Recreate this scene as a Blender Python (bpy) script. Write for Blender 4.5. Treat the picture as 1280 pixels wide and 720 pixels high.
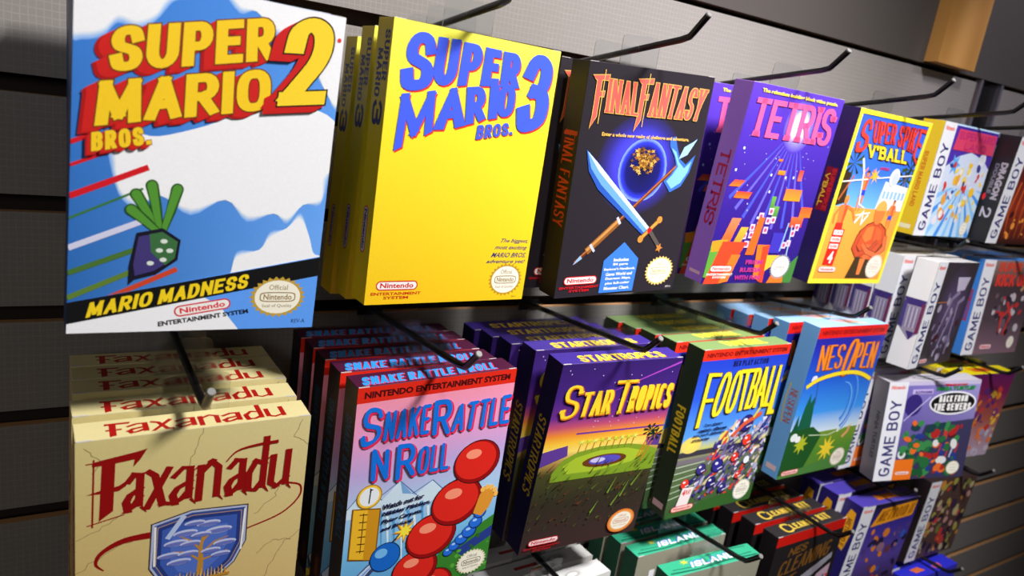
import bpy, bmesh, math, random
from mathutils import Matrix, Vector

# ------------------------------------------------------------------ scene, camera, light
sc = bpy.context.scene
for o in list(bpy.data.objects):
    bpy.data.objects.remove(o, do_unlink=True)
COL = sc.collection
ZO = 1.45                      # height of the lens above the floor (m)
MM = 0.001

cam_d = bpy.data.cameras.new('camera')
cam_d.sensor_width = 36.0
cam_d.lens = 927.6 / 1280 * 36
cam_d.clip_start = 0.02
cam_d.dof.use_dof = True
cam_d.dof.focus_distance = 0.53
cam_d.dof.aperture_fstop = 8.5
cam = bpy.data.objects.new('camera', cam_d)
COL.objects.link(cam)
yaw, pit, rol = [math.radians(a) for a in (-33.54866, -14.26069, -8.53306)]
Rc = Matrix.Rotation(yaw, 3, 'Z') @ Matrix.Rotation(pit, 3, 'X') @ Matrix.Rotation(rol, 3, 'Y')
right, fwd, up = Rc.col[0], Rc.col[1], Rc.col[2]
M = Matrix((right, up, -fwd)).transposed().to_4x4()
M.translation = Vector((0, -0.57088, ZO))
cam.matrix_world = M
sc.camera = cam

world = bpy.data.worlds.new('world')
sc.world = world
world.use_nodes = True
bg = world.node_tree.nodes['Background']
bg.inputs[0].default_value = (1.0, 0.9, 0.82, 1)
bg.inputs[1].default_value = 0.018

def area(name, loc, target, power, size, color=(1, 1, 1), spread=180):
    d = bpy.data.lights.new(name, 'AREA')
    d.shape = 'DISK'; d.size = size; d.energy = power; d.color = color
    d.spread = math.radians(spread)
    o = bpy.data.objects.new(name, d)
    COL.objects.link(o)
    o.location = loc
    o.rotation_euler = (Vector(target) - Vector(loc)).to_track_quat('-Z', 'Y').to_euler()
    return o
def spot(name, loc, target, power, angle, blend, color=(1, 1, 1), r=0.02):
    d = bpy.data.lights.new(name, 'SPOT')
    d.energy = power; d.color = color; d.spot_size = math.radians(angle); d.spot_blend = blend
    d.shadow_soft_size = r
    o = bpy.data.objects.new(name, d)
    COL.objects.link(o)
    o.location = loc
    o.rotation_euler = (Vector(target) - Vector(loc)).to_track_quat('-Z', 'Y').to_euler()
    return o
# ceiling lamp above and in front of the display, its weaker neighbour, and one over the far bay
spot('track_lamp', (0.86, -0.90, ZO + 1.02), (0.12, -0.08, ZO - 0.10), 165.0, 60, 1.0, (1.0, 0.985, 0.96), 0.13)
spot('track_lamp_right', (0.26, -0.92, ZO + 0.98), (0.77, -0.12, ZO - 0.24), 150.0, 42, 1.0, (0.98, 0.97, 1.0), 0.13)
area('side_fill', (-0.9, -1.5, ZO + 0.4), (0.5, -0.1, ZO - 0.1), 3.6, 0.5, (1.0, 0.95, 0.88))  # added fill from the front left, brightens the boxes' left sides; no fixture
spot('far_bay_spot', (1.25, -0.55, ZO + 0.5), (1.12, 0.0, ZO + 0.06), 9.0, 34, 0.35, (0.9, 0.86, 1.0), 0.03)

sc.view_settings.view_transform = 'Standard'
sc.view_settings.look = 'None'
sc.view_settings.exposure = 0.0
sc.view_settings.gamma = 1.0
sc.view_settings.use_curve_mapping = False

# ------------------------------------------------------------------ helpers
def lin(c):
    return c / 12.92 if c <= 0.04045 else ((c + 0.055) / 1.055) ** 2.4
def rgb(r, g=None, b=None):
    if g is None: r, g, b = r
    return (r / 255, g / 255, b / 255)
def L4(c):
    return (lin(c[0]), lin(c[1]), lin(c[2]), 1.0)

def principled(name, color=None, rough=0.5, metal=0.0, **kw):
    m = bpy.data.materials.new(name); m.use_nodes = True
    p = m.node_tree.nodes['Principled BSDF']
    if color is not None: p.inputs['Base Color'].default_value = L4(color)
    p.inputs['Roughness'].default_value = rough
    p.inputs['Metallic'].default_value = metal
    for k, v in kw.items():
        p.inputs[k.replace('_', ' ')].default_value = v
    return m, p

def ink_material(name, rough, bump):
    m, p = principled(name, None, rough)
    nt = m.node_tree
    a = nt.nodes.new('ShaderNodeAttribute'); a.attribute_name = 'Col'
    n = nt.nodes.new('ShaderNodeTexNoise'); n.inputs['Scale'].default_value = 900
    tc = nt.nodes.new('ShaderNodeTexCoord')
    nt.links.new(tc.outputs['Object'], n.inputs['Vector'])
    mp = nt.nodes.new('ShaderNodeMapRange')
    mp.inputs['To Min'].default_value = 0.94; mp.inputs['To Max'].default_value = 1.04
    nt.links.new(n.outputs['Fac'], mp.inputs['Value'])
    mx = nt.nodes.new('ShaderNodeVectorMath'); mx.operation = 'SCALE'
    nt.links.new(a.outputs['Color'], mx.inputs[0]); nt.links.new(mp.outputs['Result'], mx.inputs['Scale'])
    nt.links.new(mx.outputs[0], p.inputs['Base Color'])
    b = nt.nodes.new('ShaderNodeBump'); b.inputs['Strength'].default_value = bump
    b.inputs['Distance'].default_value = 0.0002
    nt.links.new(n.outputs['Fac'], b.inputs['Height']); nt.links.new(b.outputs['Normal'], p.inputs['Normal'])
    return m
INK = ink_material('printed_card', 0.42, 0.06)

def slat_material():
    m, p = principled('woven_laminate', None, 0.55, 0.0)
    nt = m.node_tree; N = nt.nodes; K = nt.links
    tc = N.new('ShaderNodeTexCoord'); sp = N.new('ShaderNodeSeparateXYZ')
    K.new(tc.outputs['Object'], sp.inputs[0])
    n = N.new('ShaderNodeTexNoise'); n.inputs['Scale'].default_value = 60
    K.new(tc.outputs['Object'], n.inputs['Vector'])
    def lines(out, period):
        a = N.new('ShaderNodeMath'); a.operation = 'DIVIDE'; K.new(out, a.inputs[0]); a.inputs[1].default_value = period
        j = N.new('ShaderNodeMath'); j.operation = 'MULTIPLY_ADD'; K.new(n.outputs['Fac'], j.inputs[0]); j.inputs[1].default_value = 0.5; K.new(a.outputs[0], j.inputs[2])
        f = N.new('ShaderNodeMath'); f.operation = 'FRACT'; K.new(j.outputs[0], f.inputs[0])
        c = N.new('ShaderNodeMath'); c.operation = 'LESS_THAN'; K.new(f.outputs[0], c.inputs[0]); c.inputs[1].default_value = 0.16
        return c.outputs[0]
    mx = N.new('ShaderNodeMath'); mx.operation = 'MAXIMUM'
    K.new(lines(sp.outputs['X'], 0.0042), mx.inputs[0]); K.new(lines(sp.outputs['Z'], 0.0046), mx.inputs[1])
    sc_ = N.new('ShaderNodeMath'); sc_.operation = 'MULTIPLY'
    K.new(mx.outputs[0], sc_.inputs[0]); K.new(n.outputs['Fac'], sc_.inputs[1])
    cr = N.new('ShaderNodeMix'); cr.data_type = 'RGBA'
    K.new(sc_.outputs[0], cr.inputs['Factor'])
    cr.inputs['A'].default_value = L4(SLAT_A); cr.inputs['B'].default_value = L4(SLAT_B)
    K.new(cr.outputs['Result'], p.inputs['Base Color'])
    return m
SLAT_A, SLAT_B = rgb(142, 136, 132), rgb(160, 154, 150)
SLAT = slat_material()
MDF, p_ = principled('raw_fibreboard', rgb(176, 122, 72), 0.8)
nt = MDF.node_tree; nz = nt.nodes.new('ShaderNodeTexNoise'); nz.inputs['Scale'].default_value = 400
rp = nt.nodes.new('ShaderNodeValToRGB')
rp.color_ramp.elements[0].color = L4(rgb(196, 136, 84)); rp.color_ramp.elements[1].color = L4(rgb(236, 184, 128))
nt.links.new(nz.outputs['Fac'], rp.inputs[0]); nt.links.new(rp.outputs[0], p_.inputs['Base Color'])
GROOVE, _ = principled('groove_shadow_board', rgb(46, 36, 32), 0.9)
BLACKWIRE, _ = principled('black_coated_wire', rgb(16, 15, 16), 0.28)
TIPGREY, _ = principled('worn_wire_tip', rgb(116, 114, 112), 0.5)
CLEAR, pc = principled('clear_plastic', rgb(245, 248, 250), 0.12)
pc.inputs['Transmission Weight'].default_value = 1.0
pc.inputs['IOR'].default_value = 1.3
HEADER, ph = principled('dark_header_board', rgb(66, 60, 57), 0.7)
nt = HEADER.node_tree; nz = nt.nodes.new('ShaderNodeTexNoise'); nz.inputs['Scale'].default_value = 3
rp = nt.nodes.new('ShaderNodeValToRGB')
rp.color_ramp.elements[0].color = L4(rgb(58, 53, 51)); rp.color_ramp.elements[1].color = L4(rgb(84, 77, 73))
nt.links.new(nz.outputs['Fac'], rp.inputs[0]); nt.links.new(rp.outputs[0], ph.inputs['Base Color'])
WOOD, pw = principled('varnished_pine', rgb(190, 130, 60), 0.45)
nt = WOOD.node_tree; wv = nt.nodes.new('ShaderNodeTexWave'); wv.inputs['Scale'].default_value = 5; wv.inputs['Distortion'].default_value = 3
wv.bands_direction = 'X'
tcw = nt.nodes.new('ShaderNodeTexCoord'); mpw = nt.nodes.new('ShaderNodeMapping'); mpw.inputs['Scale'].default_value = (1, 1, 0.08)
rp = nt.nodes.new('ShaderNodeValToRGB')
rp.color_ramp.elements[0].color = L4(rgb(186, 132, 66)); rp.color_ramp.elements[1].color = L4(rgb(204, 150, 82))
nt.links.new(tcw.outputs['Object'], mpw.inputs[0]); nt.links.new(mpw.outputs[0], wv.inputs['Vector'])
nt.links.new(wv.outputs['Fac'], rp.inputs[0]); nt.links.new(rp.outputs[0], pw.inputs['Base Color'])
UPRIGHT, _ = principled('black_upright', rgb(20, 19, 20), 0.4)
STEEL, _ = principled('brushed_strip', rgb(150, 145, 160), 0.35, 0.6)
FLOORM, pf = principled('dark_carpet', rgb(52, 46, 44), 0.95)
nt = FLOORM.node_tree; nz = nt.nodes.new('ShaderNodeTexNoise'); nz.inputs['Scale'].default_value = 300
rp = nt.nodes.new('ShaderNodeValToRGB')
rp.color_ramp.elements[0].color = L4(rgb(38, 33, 32)); rp.color_ramp.elements[1].color = L4(rgb(70, 62, 58))
nt.links.new(nz.outputs['Fac'], rp.inputs[0]); nt.links.new(rp.outputs[0], pf.inputs['Base Color'])

def mesh_obj(name, verts, faces, mats, parent=None, mat_idx=None, smooth=False):
    me = bpy.data.meshes.new(name)
    me.from_pydata(verts, [], faces)
    for m in mats: me.materials.append(m)
    if mat_idx:
        for p, i in zip(me.polygons, mat_idx): p.material_index = i
    if smooth:
        for p in me.polygons: p.use_smooth = True
    me.update()
    o = bpy.data.objects.new(name, me)
    COL.objects.link(o)
    o.parent = parent
    return o
def box_geo(x0, x1, y0, y1, z0, z1):
    v = [(x, y, z) for z in (z0, z1) for y in (y0, y1) for x in (x0, x1)]
    f = [(0, 2, 3, 1), (4, 5, 7, 6), (0, 1, 5, 4), (2, 6, 7, 3), (0, 4, 6, 2), (1, 3, 7, 5)]
    return v, f

# ------------------------------------------------------------------ the setting
Z0 = 34.7                       # lower lip of the groove the top hooks sit in (mm, lens height = 0)
def struct(o):
    o['kind'] = 'structure'; return o
wall = bpy.data.objects.new('wall_back', None); COL.objects.link(wall)
wall.location = (0, 0, 0); struct(wall)
mesh_obj('backing_board', *box_geo(-1.3, 3.2, 0.017, 0.04, 0.0, 2.9), [GROOVE], wall)
def slat_mesh(x0, x1):
    # cross-section (y, z) of one slat: front face between two T-shaped grooves, bottom lip at z=0
    zt = 64.7
    pr = [(0, 0), (0, zt), (6.5, zt), (6.5, zt - 4.5), (17, zt - 4.5), (17, 4.5), (6.5, 4.5), (6.5, 0)]
    n = len(pr); x0 *= MM; x1 *= MM
    v = [(x0, a * MM, b * MM) for a, b in pr] + [(x1, a * MM, b * MM) for a, b in pr]
    f = [(i, (i + 1) % n, (i + 1) % n + n, i + n) for i in range(n)] + [tuple(range(n)), tuple(range(2 * n - 1, n - 1, -1))]
    me = bpy.data.meshes.new('slat'); me.from_pydata(v, [], f)
    me.materials.append(SLAT); me.materials.append(MDF)
    me.materials.append(GROOVE)
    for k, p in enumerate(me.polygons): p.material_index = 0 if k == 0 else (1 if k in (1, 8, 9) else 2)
    return me
sm1, sm2 = slat_mesh(-1290, 1082), slat_mesh(1152, 3190)
for k in range(0, 19):
    zb = Z0 + 11.5 - 76.2 * k      # bottom of slat k
    for sm in (sm1, sm2):
        o = bpy.data.objects.new('slat', sm); COL.objects.link(o); o.parent = wall
        o.location = (0, 0, ZO + zb * MM)
mesh_obj('header_board', *box_geo(-1.3, 3.2, -0.004, 0.017, ZO + 0.116, 2.9), [HEADER], wall)
mesh_obj('upright_channel', *box_geo(1.083, 1.151, 0.004, 0.017, 0.02, ZO + 0.1155), [UPRIGHT], wall)
for x in (1.087, 1.143):
    mesh_obj('upright_strip', *box_geo(x, x + 0.006, -0.003, 0.004, 0.02, ZO + 0.1155), [STEEL], wall)
post = mesh_obj('trim_1', *box_geo(0.938, 1.026, -0.022, -0.0042, ZO + 0.118, 2.88), [WOOD]); struct(post)
fl = mesh_obj('floor', *box_geo(-1.3, 3.2, -2.4, 0.04, -0.02, 0.0), [FLOORM]); struct(fl)

# ------------------------------------------------------------------ printed art, drawn as thin layers of ink
def arc(cx, cy, rx, ry, a0, a1, n=8):
    return [(cx + rx * math.cos(math.radians(a0 + (a1 - a0) * i / n)), cy + ry * math.sin(math.radians(a0 + (a1 - a0) * i / n))) for i in range(n + 1)]
def spline(pts, n=5):
    out = []
    P = [pts[0]] + list(pts) + [pts[-1]]
    for i in range(1, len(P) - 2):
        for k in range(n):
            t = k / n
            q = []
            for c in (0, 1):
                a, b, d, e = P[i - 1][c], P[i][c], P[i + 1][c], P[i + 2][c]
                q.append(0.5 * (2 * b + (d - a) * t + (2 * a - 5 * b + 4 * d - e) * t * t + (3 * b - a - 3 * d + e) * t ** 3))
            out.append(tuple(q))
    out.append(pts[-1])
    return out
def sup(cx, cy, rx, ry, a0=0, a1=360, n=20, e=0.75):
    o = []
    for i in range(n + 1):
        a = math.radians(a0 + (a1 - a0) * i / n)
        c, s = math.cos(a), math.sin(a)
        o.append((cx + rx * math.copysign(abs(c) ** e, c), cy + ry * math.copysign(abs(s) ** e, s)))
    return o
# glyph skeletons in a unit cell: (relative width, [strokes]); y runs up
G = {
 'A': (0.9, [[(0, 0), (.5, 1), (1, 0)], [(.2, .32), (.8, .32)]]),
 'B': (0.85, [[(0, 0), (0, 1)], [(0, 1), (.6, 1)] + arc(.62, .77, .33, .23, 90, -90, 6) + [(0, .54)], [(0, .54), (.6, .54)] + arc(.65, .27, .35, .27, 90, -90, 6) + [(0, 0)]]),
 'C': (0.85, [sup(.5, .5, .5, .5, 48, 312, 16)]),
 'D': (0.85, [[(0, 0), (0, 1), (.4, 1)] + arc(.45, .5, .55, .5, 90, -90, 10) + [(0, 0)]]),
 'E': (0.75, [[(1, 1), (0, 1), (0, 0), (1, 0)], [(0, .52), (.8, .52)]]),
 'F': (0.75, [[(1, 1), (0, 1), (0, 0)], [(0, .5), (.75, .5)]]),
 'G': (0.9, [sup(.5, .5, .5, .5, 45, 330, 16) + [(1, .45), (.6, .45)]]),
 'H': (0.9, [[(0, 0), (0, 1)], [(1, 0), (1, 1)], [(0, .5), (1, .5)]]),
 'I': (0.001, [[(.5, 0), (.5, 1)]]),
 'K': (0.9, [[(0, 0), (0, 1)], [(1, 1), (.05, .45)], [(.3, .6), (1, 0)]]),
 'L': (0.7, [[(0, 1), (0, 0), (1, 0)]]),
 'M': (1.15, [[(0, 0), (.06, 1), (.5, .15), (.94, 1), (1, 0)]]),
 'N': (0.9, [[(0, 0), (0, 1), (1, 0), (1, 1)]]),
 'O': (0.95, [sup(.5, .5, .5, .5, 90, 450, 24)]),
 'P': (0.82, [[(0, 0), (0, 1)], [(0, 1), (.6, 1)] + arc(.6, .72, .4, .28, 90, -90, 8) + [(0, .44)]]),
 'Q': (0.95, [sup(.5, .5, .5, .5, 90, 450, 24), [(.6, .3), (1, 0)]]),
 'R': (0.85, [[(0, 0), (0, 1)], [(0, 1), (.6, 1)] + arc(.6, .73, .38, .27, 90, -90, 8) + [(0, .46)], [(.5, .46), (1, 0)]]),
 'S': (0.82, [spline([(1, .78), (.86, .95), (.5, 1), (.14, .94), (0, .76), (.14, .58), (.5, .5), (.86, .41), (1, .23), (.86, .05), (.5, 0), (.14, .05), (0, .24)], 3)]),
 'T': (0.8, [[(0, 1), (1, 1)], [(.5, 1), (.5, 0)]]),
 'U': (0.88, [[(0, 1), (0, .35)] + arc(.5, .35, .5, .35, 180, 360, 10) + [(1, .35), (1, 1)]]),
 'V': (0.9, [[(0, 1), (.5, 0), (1, 1)]]),
 'X': (0.9, [[(0, 0), (1, 1)], [(0, 1), (1, 0)]]),
 'Y': (0.9, [[(0, 1), (.5, .45), (1, 1)], [(.5, .45), (.5, 0)]]),
 'W': (1.3, [[(0, 1), (.25, 0), (.5, .8), (.75, 0), (1, 1)]]),
 'Z': (0.85, [[(0, 1), (1, 1), (0, 0), (1, 0)]]),
 '2': (0.9, [spline([(0, .72), (.1, .92), (.5, 1), (.9, .9), (1, .7), (.85, .48), (.4, .22), (0, 0)], 4) + [(1, 0)]]),
 '3': (0.9, [spline([(0, .82), (.2, .97), (.55, 1), (.92, .9), (.95, .68), (.75, .55), (.45, .53)], 4), spline([(.45, .53), (.85, .47), (1, .28), (.9, .06), (.5, 0), (.15, .03), (0, .2)], 4)]),
 '.': (0.001, [[(.5, 0), (.5, .05)]]),
 "'": (0.001, [[(.5, .8), (.5, 1)]]),
 '-': (0.5, [[(0, .5), (1, .5)]]),
 ' ': (0.35, []),
 'a': (0.62, [[(.05, .5), (.5, .62), (.95, .6), (.95, .08)], [(.95, .36), (.25, .27), (.0, .16), (.15, .0), (.5, .06), (.95, .2)]]),
 'x': (0.6, [[(0, .62), (.3, .55), (.75, .04), (1, .02)], [(1, .64), (0, 0)]]),
 'n': (0.62, [[(0, 0), (0, .6)], [(0, .48), (.6, .66), (1, .55), (1, .05)]]),
 'd': (0.62, [[(.95, 1.0), (.95, .06)], [(.95, .5), (.4, .58), (0, .35), (.05, .04), (.5, 0), (.95, .18)]]),
 'u': (0.62, [[(0, .62), (0, .1), (.4, 0), (1, .15)], [(1, .68), (1, .05)]]),
}
_bcache = {}
def bfont_geo(s, bold, shear):
    key = (s, bold, shear)
    if key in _bcache: return _bcache[key]
    c = bpy.data.curves.new('t', 'FONT'); c.body = s; c.offset = bold; c.shear = shear
    c.resolution_u = 2; c.dimensions = '2D'; c.fill_mode = 'FRONT'
    o = bpy.data.objects.new('t', c); COL.objects.link(o)
    dg = bpy.context.evaluated_depsgraph_get(); dg.update()
    me = bpy.data.meshes.new_from_object(o.evaluated_get(dg))
    v = [(p.co.x, p.co.y) for p in me.vertices]; f = [tuple(p.vertices) for p in me.polygons]
    bpy.data.objects.remove(o); bpy.data.meshes.remove(me)
    if v:
        x0, x1 = min(p[0] for p in v), max(p[0] for p in v)
        y0, y1 = min(p[1] for p in v), max(p[1] for p in v)
    else: x0 = y0 = 0; x1 = y1 = 1
    _bcache[key] = (v, f, (x0, x1, y0, y1))
    return _bcache[key]
def bil(q, s, t):
    """q = [TL, BL, TR, BR]; s left to right, t bottom (0) to top (1)"""
    TL, BL, TR, BR = q
    return tuple((BL[i] * (1 - s) + BR[i] * s) * (1 - t) + (TL[i] * (1 - s) + TR[i] * s) * t for i in (0, 1))
EPS = 0.006
class Art:
    """Ink on one face of a carton. u to the right, v downwards, in mm."""
    def __init__(s, w, h, base=0):
        s.w, s.h, s.L, s.P = w, h, base, []
    def clip(s, pts, cols):
        for ax, lim, sg in ((0, 0, 1), (0, s.w, -1), (1, 0, 1), (1, s.h, -1)):
            if all(sg * (p[ax] - lim) >= 0 for p in pts): continue
            o, oc = [], []
            n = len(pts)
            for i in range(n):
                a, b, ca, cb = pts[i], pts[(i + 1) % n], cols[i], cols[(i + 1) % n]
                da, db = sg * (a[ax] - lim), sg * (b[ax] - lim)
                if da >= 0: o.append(a); oc.append(ca)
                if (da >= 0) != (db >= 0):
                    t = da / (da - db)
                    o.append(tuple(a[k] + (b[k] - a[k]) * t for k in (0, 1)))
                    oc.append(tuple(ca[k] + (cb[k] - ca[k]) * t for k in (0, 1, 2)))
            pts, cols = o, oc
            if len(pts) < 3: return [], []
        return pts, cols
    def raw(s, pts, col):
        cols = [col] * len(pts) if isinstance(col[0], (int, float)) else list(col)
        pts, cols = s.clip([tuple(p) for p in pts], cols)
        if len(pts) >= 3: s.P.append((pts, cols, s.L))
    def up(s, n=1): s.L += n; return s
    def poly(s, pts, col): s.up(); s.raw(pts, col); return s
    def rect(s, u0, v0, u1, v1, col): return s.poly([(u0, v0), (u1, v0), (u1, v1), (u0, v1)], col)
    def grad(s, stops, u0=0, u1=None):
        s.up(); u1 = s.w if u1 is None else u1
        for (va, ca), (vb, cb) in zip(stops, stops[1:]):
            s.raw([(u0, va), (u1, va), (u1, vb), (u0, vb)], [ca, ca, cb, cb])
        return s
    def grad4(s, u0, v0, u1, v1, tl, tr, br, bl, n=6):
        s.up()
        def c(a, b): return tuple((tl[k] * (1 - a) + tr[k] * a) * (1 - b) + (bl[k] * (1 - a) + br[k] * a) * b for k in range(3))
        for i in range(n):
            for j in range(n):
                a0, a1, b0, b1 = i / n, (i + 1) / n, j / n, (j + 1) / n
                U = lambda a: u0 + (u1 - u0) * a
                V = lambda b: v0 + (v1 - v0) * b
                s.raw([(U(a0), V(b0)), (U(a1), V(b0)), (U(a1), V(b1)), (U(a0), V(b1))], [c(a0, b0), c(a1, b0), c(a1, b1), c(a0, b1)])
        return s
    def ell(s, cx, cy, rx, ry, col, n=28, rot=0):
        c, d = math.cos(math.radians(rot)), math.sin(math.radians(rot))
        return s.poly([(cx + rx * math.cos(a) * c - ry * math.sin(a) * d, cy + rx * math.cos(a) * d + ry * math.sin(a) * c) for a in [2 * math.pi * i / n for i in range(n)]], col)
    def glow(s, cx, cy, rx, ry, stops, n=28):
        """stops = [(radius 0..1, colour)] from the centre out"""
        s.up()
        pt = lambda r, i: (cx + rx * r * math.cos(2 * math.pi * i / n), cy + ry * r * math.sin(2 * math.pi * i / n))
        for (ra, ca), (rb, cb) in zip(stops, stops[1:]):
            for i in range(n):
                if ra == 0: s.raw([(cx, cy), pt(rb, i), pt(rb, i + 1)], [ca, cb, cb])
                else: s.raw([pt(ra, i), pt(rb, i), pt(rb, i + 1), pt(ra, i + 1)], [ca, cb, cb, ca])
        return s
    def star(s, cx, cy, r0, r1, n, col, ry=1.0, rot=0):
        return s.poly([(cx + (r0 if i % 2 else r1) * math.cos(math.pi * i / n + rot), cy + ry * (r0 if i % 2 else r1) * math.sin(math.pi * i / n + rot)) for i in range(2 * n)], col)
    def line(s, pts, wd, col, taper=None):
        s.up(); s._strip(pts, wd, wd, col, taper); return s
    def _strip(s, pts, wx, wy, col, taper=None, m=lambda p: p, ext=0.0):
        n = len(pts)
        closed = n > 3 and abs(pts[0][0] - pts[-1][0]) < 1e-6 and abs(pts[0][1] - pts[-1][1]) < 1e-6
        Lf, Rt = [], []
        for i in range(n):
            a = pts[i - 1] if i else (pts[-2] if closed else None)
            b = pts[i + 1] if i < n - 1 else (pts[1] if closed else None)
            p = pts[i]; ds = []
            for q0, q1 in ((a, p), (p, b)):
                if q0 is None or q1 is None: continue
                dx, dy = q1[0] - q0[0], q1[1] - q0[1]; l = math.hypot(dx, dy) or 1
                ds.append((dx / l, dy / l))
            tx, ty = sum(d[0] for d in ds), sum(d[1] for d in ds)
            l = math.hypot(tx, ty) or 1; tx, ty = tx / l, ty / l
            k = 1.0
            if len(ds) == 2:
                k = min(1 / max(0.35, tx * ds[0][0] + ty * ds[0][1]), 2.2)
            wt = 1 if taper is None else taper[0] + (taper[1] - taper[0]) * i / (n - 1)
            nx, ny = -ty * wx / 2 * k * wt, tx * wy / 2 * k * wt
            ex = ey = 0
            if not closed and ext:
                if i == 0: ex, ey = -tx * ext, -ty * ext
                if i == n - 1: ex, ey = tx * ext, ty * ext
            Lf.append((p[0] + nx + ex, p[1] + ny + ey)); Rt.append((p[0] - nx + ex, p[1] - ny + ey))
        for i in range(n - 1):
            q = [m(Lf[i]), m(Lf[i + 1]), m(Rt[i + 1]), m(Rt[i])]
            s.raw(q, col(q) if callable(col) else col)
    def word(s, txt, q, col, tv=.2, th=None, gap=.1, grow=0, off=(0, 0), serif=0, slant=0, rnd=False, widths=None):
        """stroke lettering warped into the quad q; tv/th stroke widths in units of its height"""
        th = tv if th is None else th
        s.up()
        hq = (math.dist(q[0], q[1]) + math.dist(q[2], q[3])) / 2
        wq = (math.dist(q[0], q[2]) + math.dist(q[1], q[3])) / 2
        W = wq / hq
        ws = [G[c][0] if not widths else G[c][0] * widths[i] for i, c in enumerate(txt)]
        fixed = tv * len([c for c in txt if c != ' ']) + gap * (len(txt) - 1)
        k = max(0.05, (W - fixed)) / max(1e-6, sum(ws))
        x = 0
        def m(p):
            py_ = p[1] if rnd else min(max(p[1], -grow), 1 + grow)      # flat tops and feet
            a, b = bil(q, p[0] / W + slant * (py_ - .5) / W, py_)
            return (a + off[0], b + off[1])
        L0, Lm = s.L, s.L
        for c, w in zip(txt, ws):
            Lm = max(Lm, s.L); s.L = L0
            if c == ' ': x += w * k + gap; continue
            wg = w * k
            for st in G[c][1]:
                pts = [(x + tv / 2 + px * wg, th / 2 + py * (1 - th)) for px, py in st]
                pts = [p for pi, p in enumerate(pts) if pi == 0 or math.dist(p, pts[pi - 1]) > 1e-4]
                vert = lambda a, b: abs(b[1] - a[1]) > 1.2 * abs(b[0] - a[0])
                # break the stroke where it turns sharply, so that every limb keeps its full width
                runs, cur = [], [pts[0]]
                for pi in range(1, len(pts)):
                    cur.append(pts[pi])
                    if pi < len(pts) - 1:
                        ax, ay = pts[pi][0] - pts[pi - 1][0], pts[pi][1] - pts[pi - 1][1]
                        bx, by = pts[pi + 1][0] - pts[pi][0], pts[pi + 1][1] - pts[pi][1]
                        la, lb = math.hypot(ax, ay), math.hypot(bx, by)
                        if la * lb > 0 and (ax * bx + ay * by) / (la * lb) < .5: runs.append(cur); cur = [pts[pi]]
                runs.append(cur)
                for run in runs:
                    s.L += 1
                    # vertical strokes reach the cell's edge, horizontal ones cover the corner
                    s._strip(run, tv + 2 * grow, th + 2 * grow, col, None, m, (th / 2 if vert(run[0], run[1]) else tv / 2 * 0.98) + grow if not rnd else grow)
                    if rnd:
                        s.L += 1
                        for e in (run[0], run[-1]):
                            s.raw([m((e[0] + (tv / 2 + grow) * math.cos(a), e[1] + (th / 2 + grow) * math.sin(a))) for a in [2 * math.pi * i / 12 for i in range(12)]], col)
                if serif:
                    for e, f in ((pts[0], pts[1]), (pts[-1], pts[-2])):
                        if vert(e, f) and c not in "'.":
                            sy = 1 if e[1] > .5 else -1
                            yy = e[1] + sy * th * .5
                            s.raw([m((e[0] + dx, y2)) for dx, y2 in ((-serif, yy + grow * sy), (serif, yy + grow * sy), (serif * .8 + grow, yy - sy * (th + grow)), (-serif * .8 - grow, yy - sy * (th + grow)))], col)
            x += tv + wg + gap
        s.L = max(Lm, s.L)
        return s
    def text(s, txt, q, col, bold=0.0, shear=0.0):
        """plain lettering mapped into the quad q"""
        v, f, (x0, x1, y0, y1) = bfont_geo(txt, bold, shear)
        s.up()
        for t in f:
            s.raw([bil(q, (v[i][0] - x0) / (x1 - x0), (v[i][1] - y0) / (y1 - y0)) for i in t], col)
        return s
    def build(s, name, dims, face, parent, label=None):
        w, h, d = dims
        verts, faces, cols = [], [], []
        for pts, cs, L in s.P:
            b = len(verts); e = 0.05 + L * EPS
            for (u, v) in pts:
                if face == 'f': p = (u - w / 2, -e, -v)
                elif face == 'l': p = (-w / 2 - e, u, -v)
                elif face == 'r': p = (w / 2 + e, d - u, -v)
                else: p = (u - w / 2, v, e)
                verts.append((p[0] * MM, (p[1] - d / 2) * MM, (p[2] + h) * MM))
            faces.append(tuple(range(b, b + len(pts)))); cols += [L4(c) for c in cs]
        o = mesh_obj(name, verts, faces, [INK], parent)
        at = o.data.color_attributes.new('Col', 'FLOAT_COLOR', 'CORNER')
        flat = [x for c in cols for x in c]
        at.data.foreach_set('color', flat)
        if label: o['label'] = label
        return o

NES = (127.0, 178.0, 21.0)
GBX = (127.0, 127.0, 24.5)
RED, WHITE, BLACK = rgb(214, 24, 36), rgb(246, 244, 240), rgb(18, 16, 18)
def quad(u0, v0, u1, v1): return [(u0, v0), (u0, v1), (u1, v0), (u1, v1)]

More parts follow.
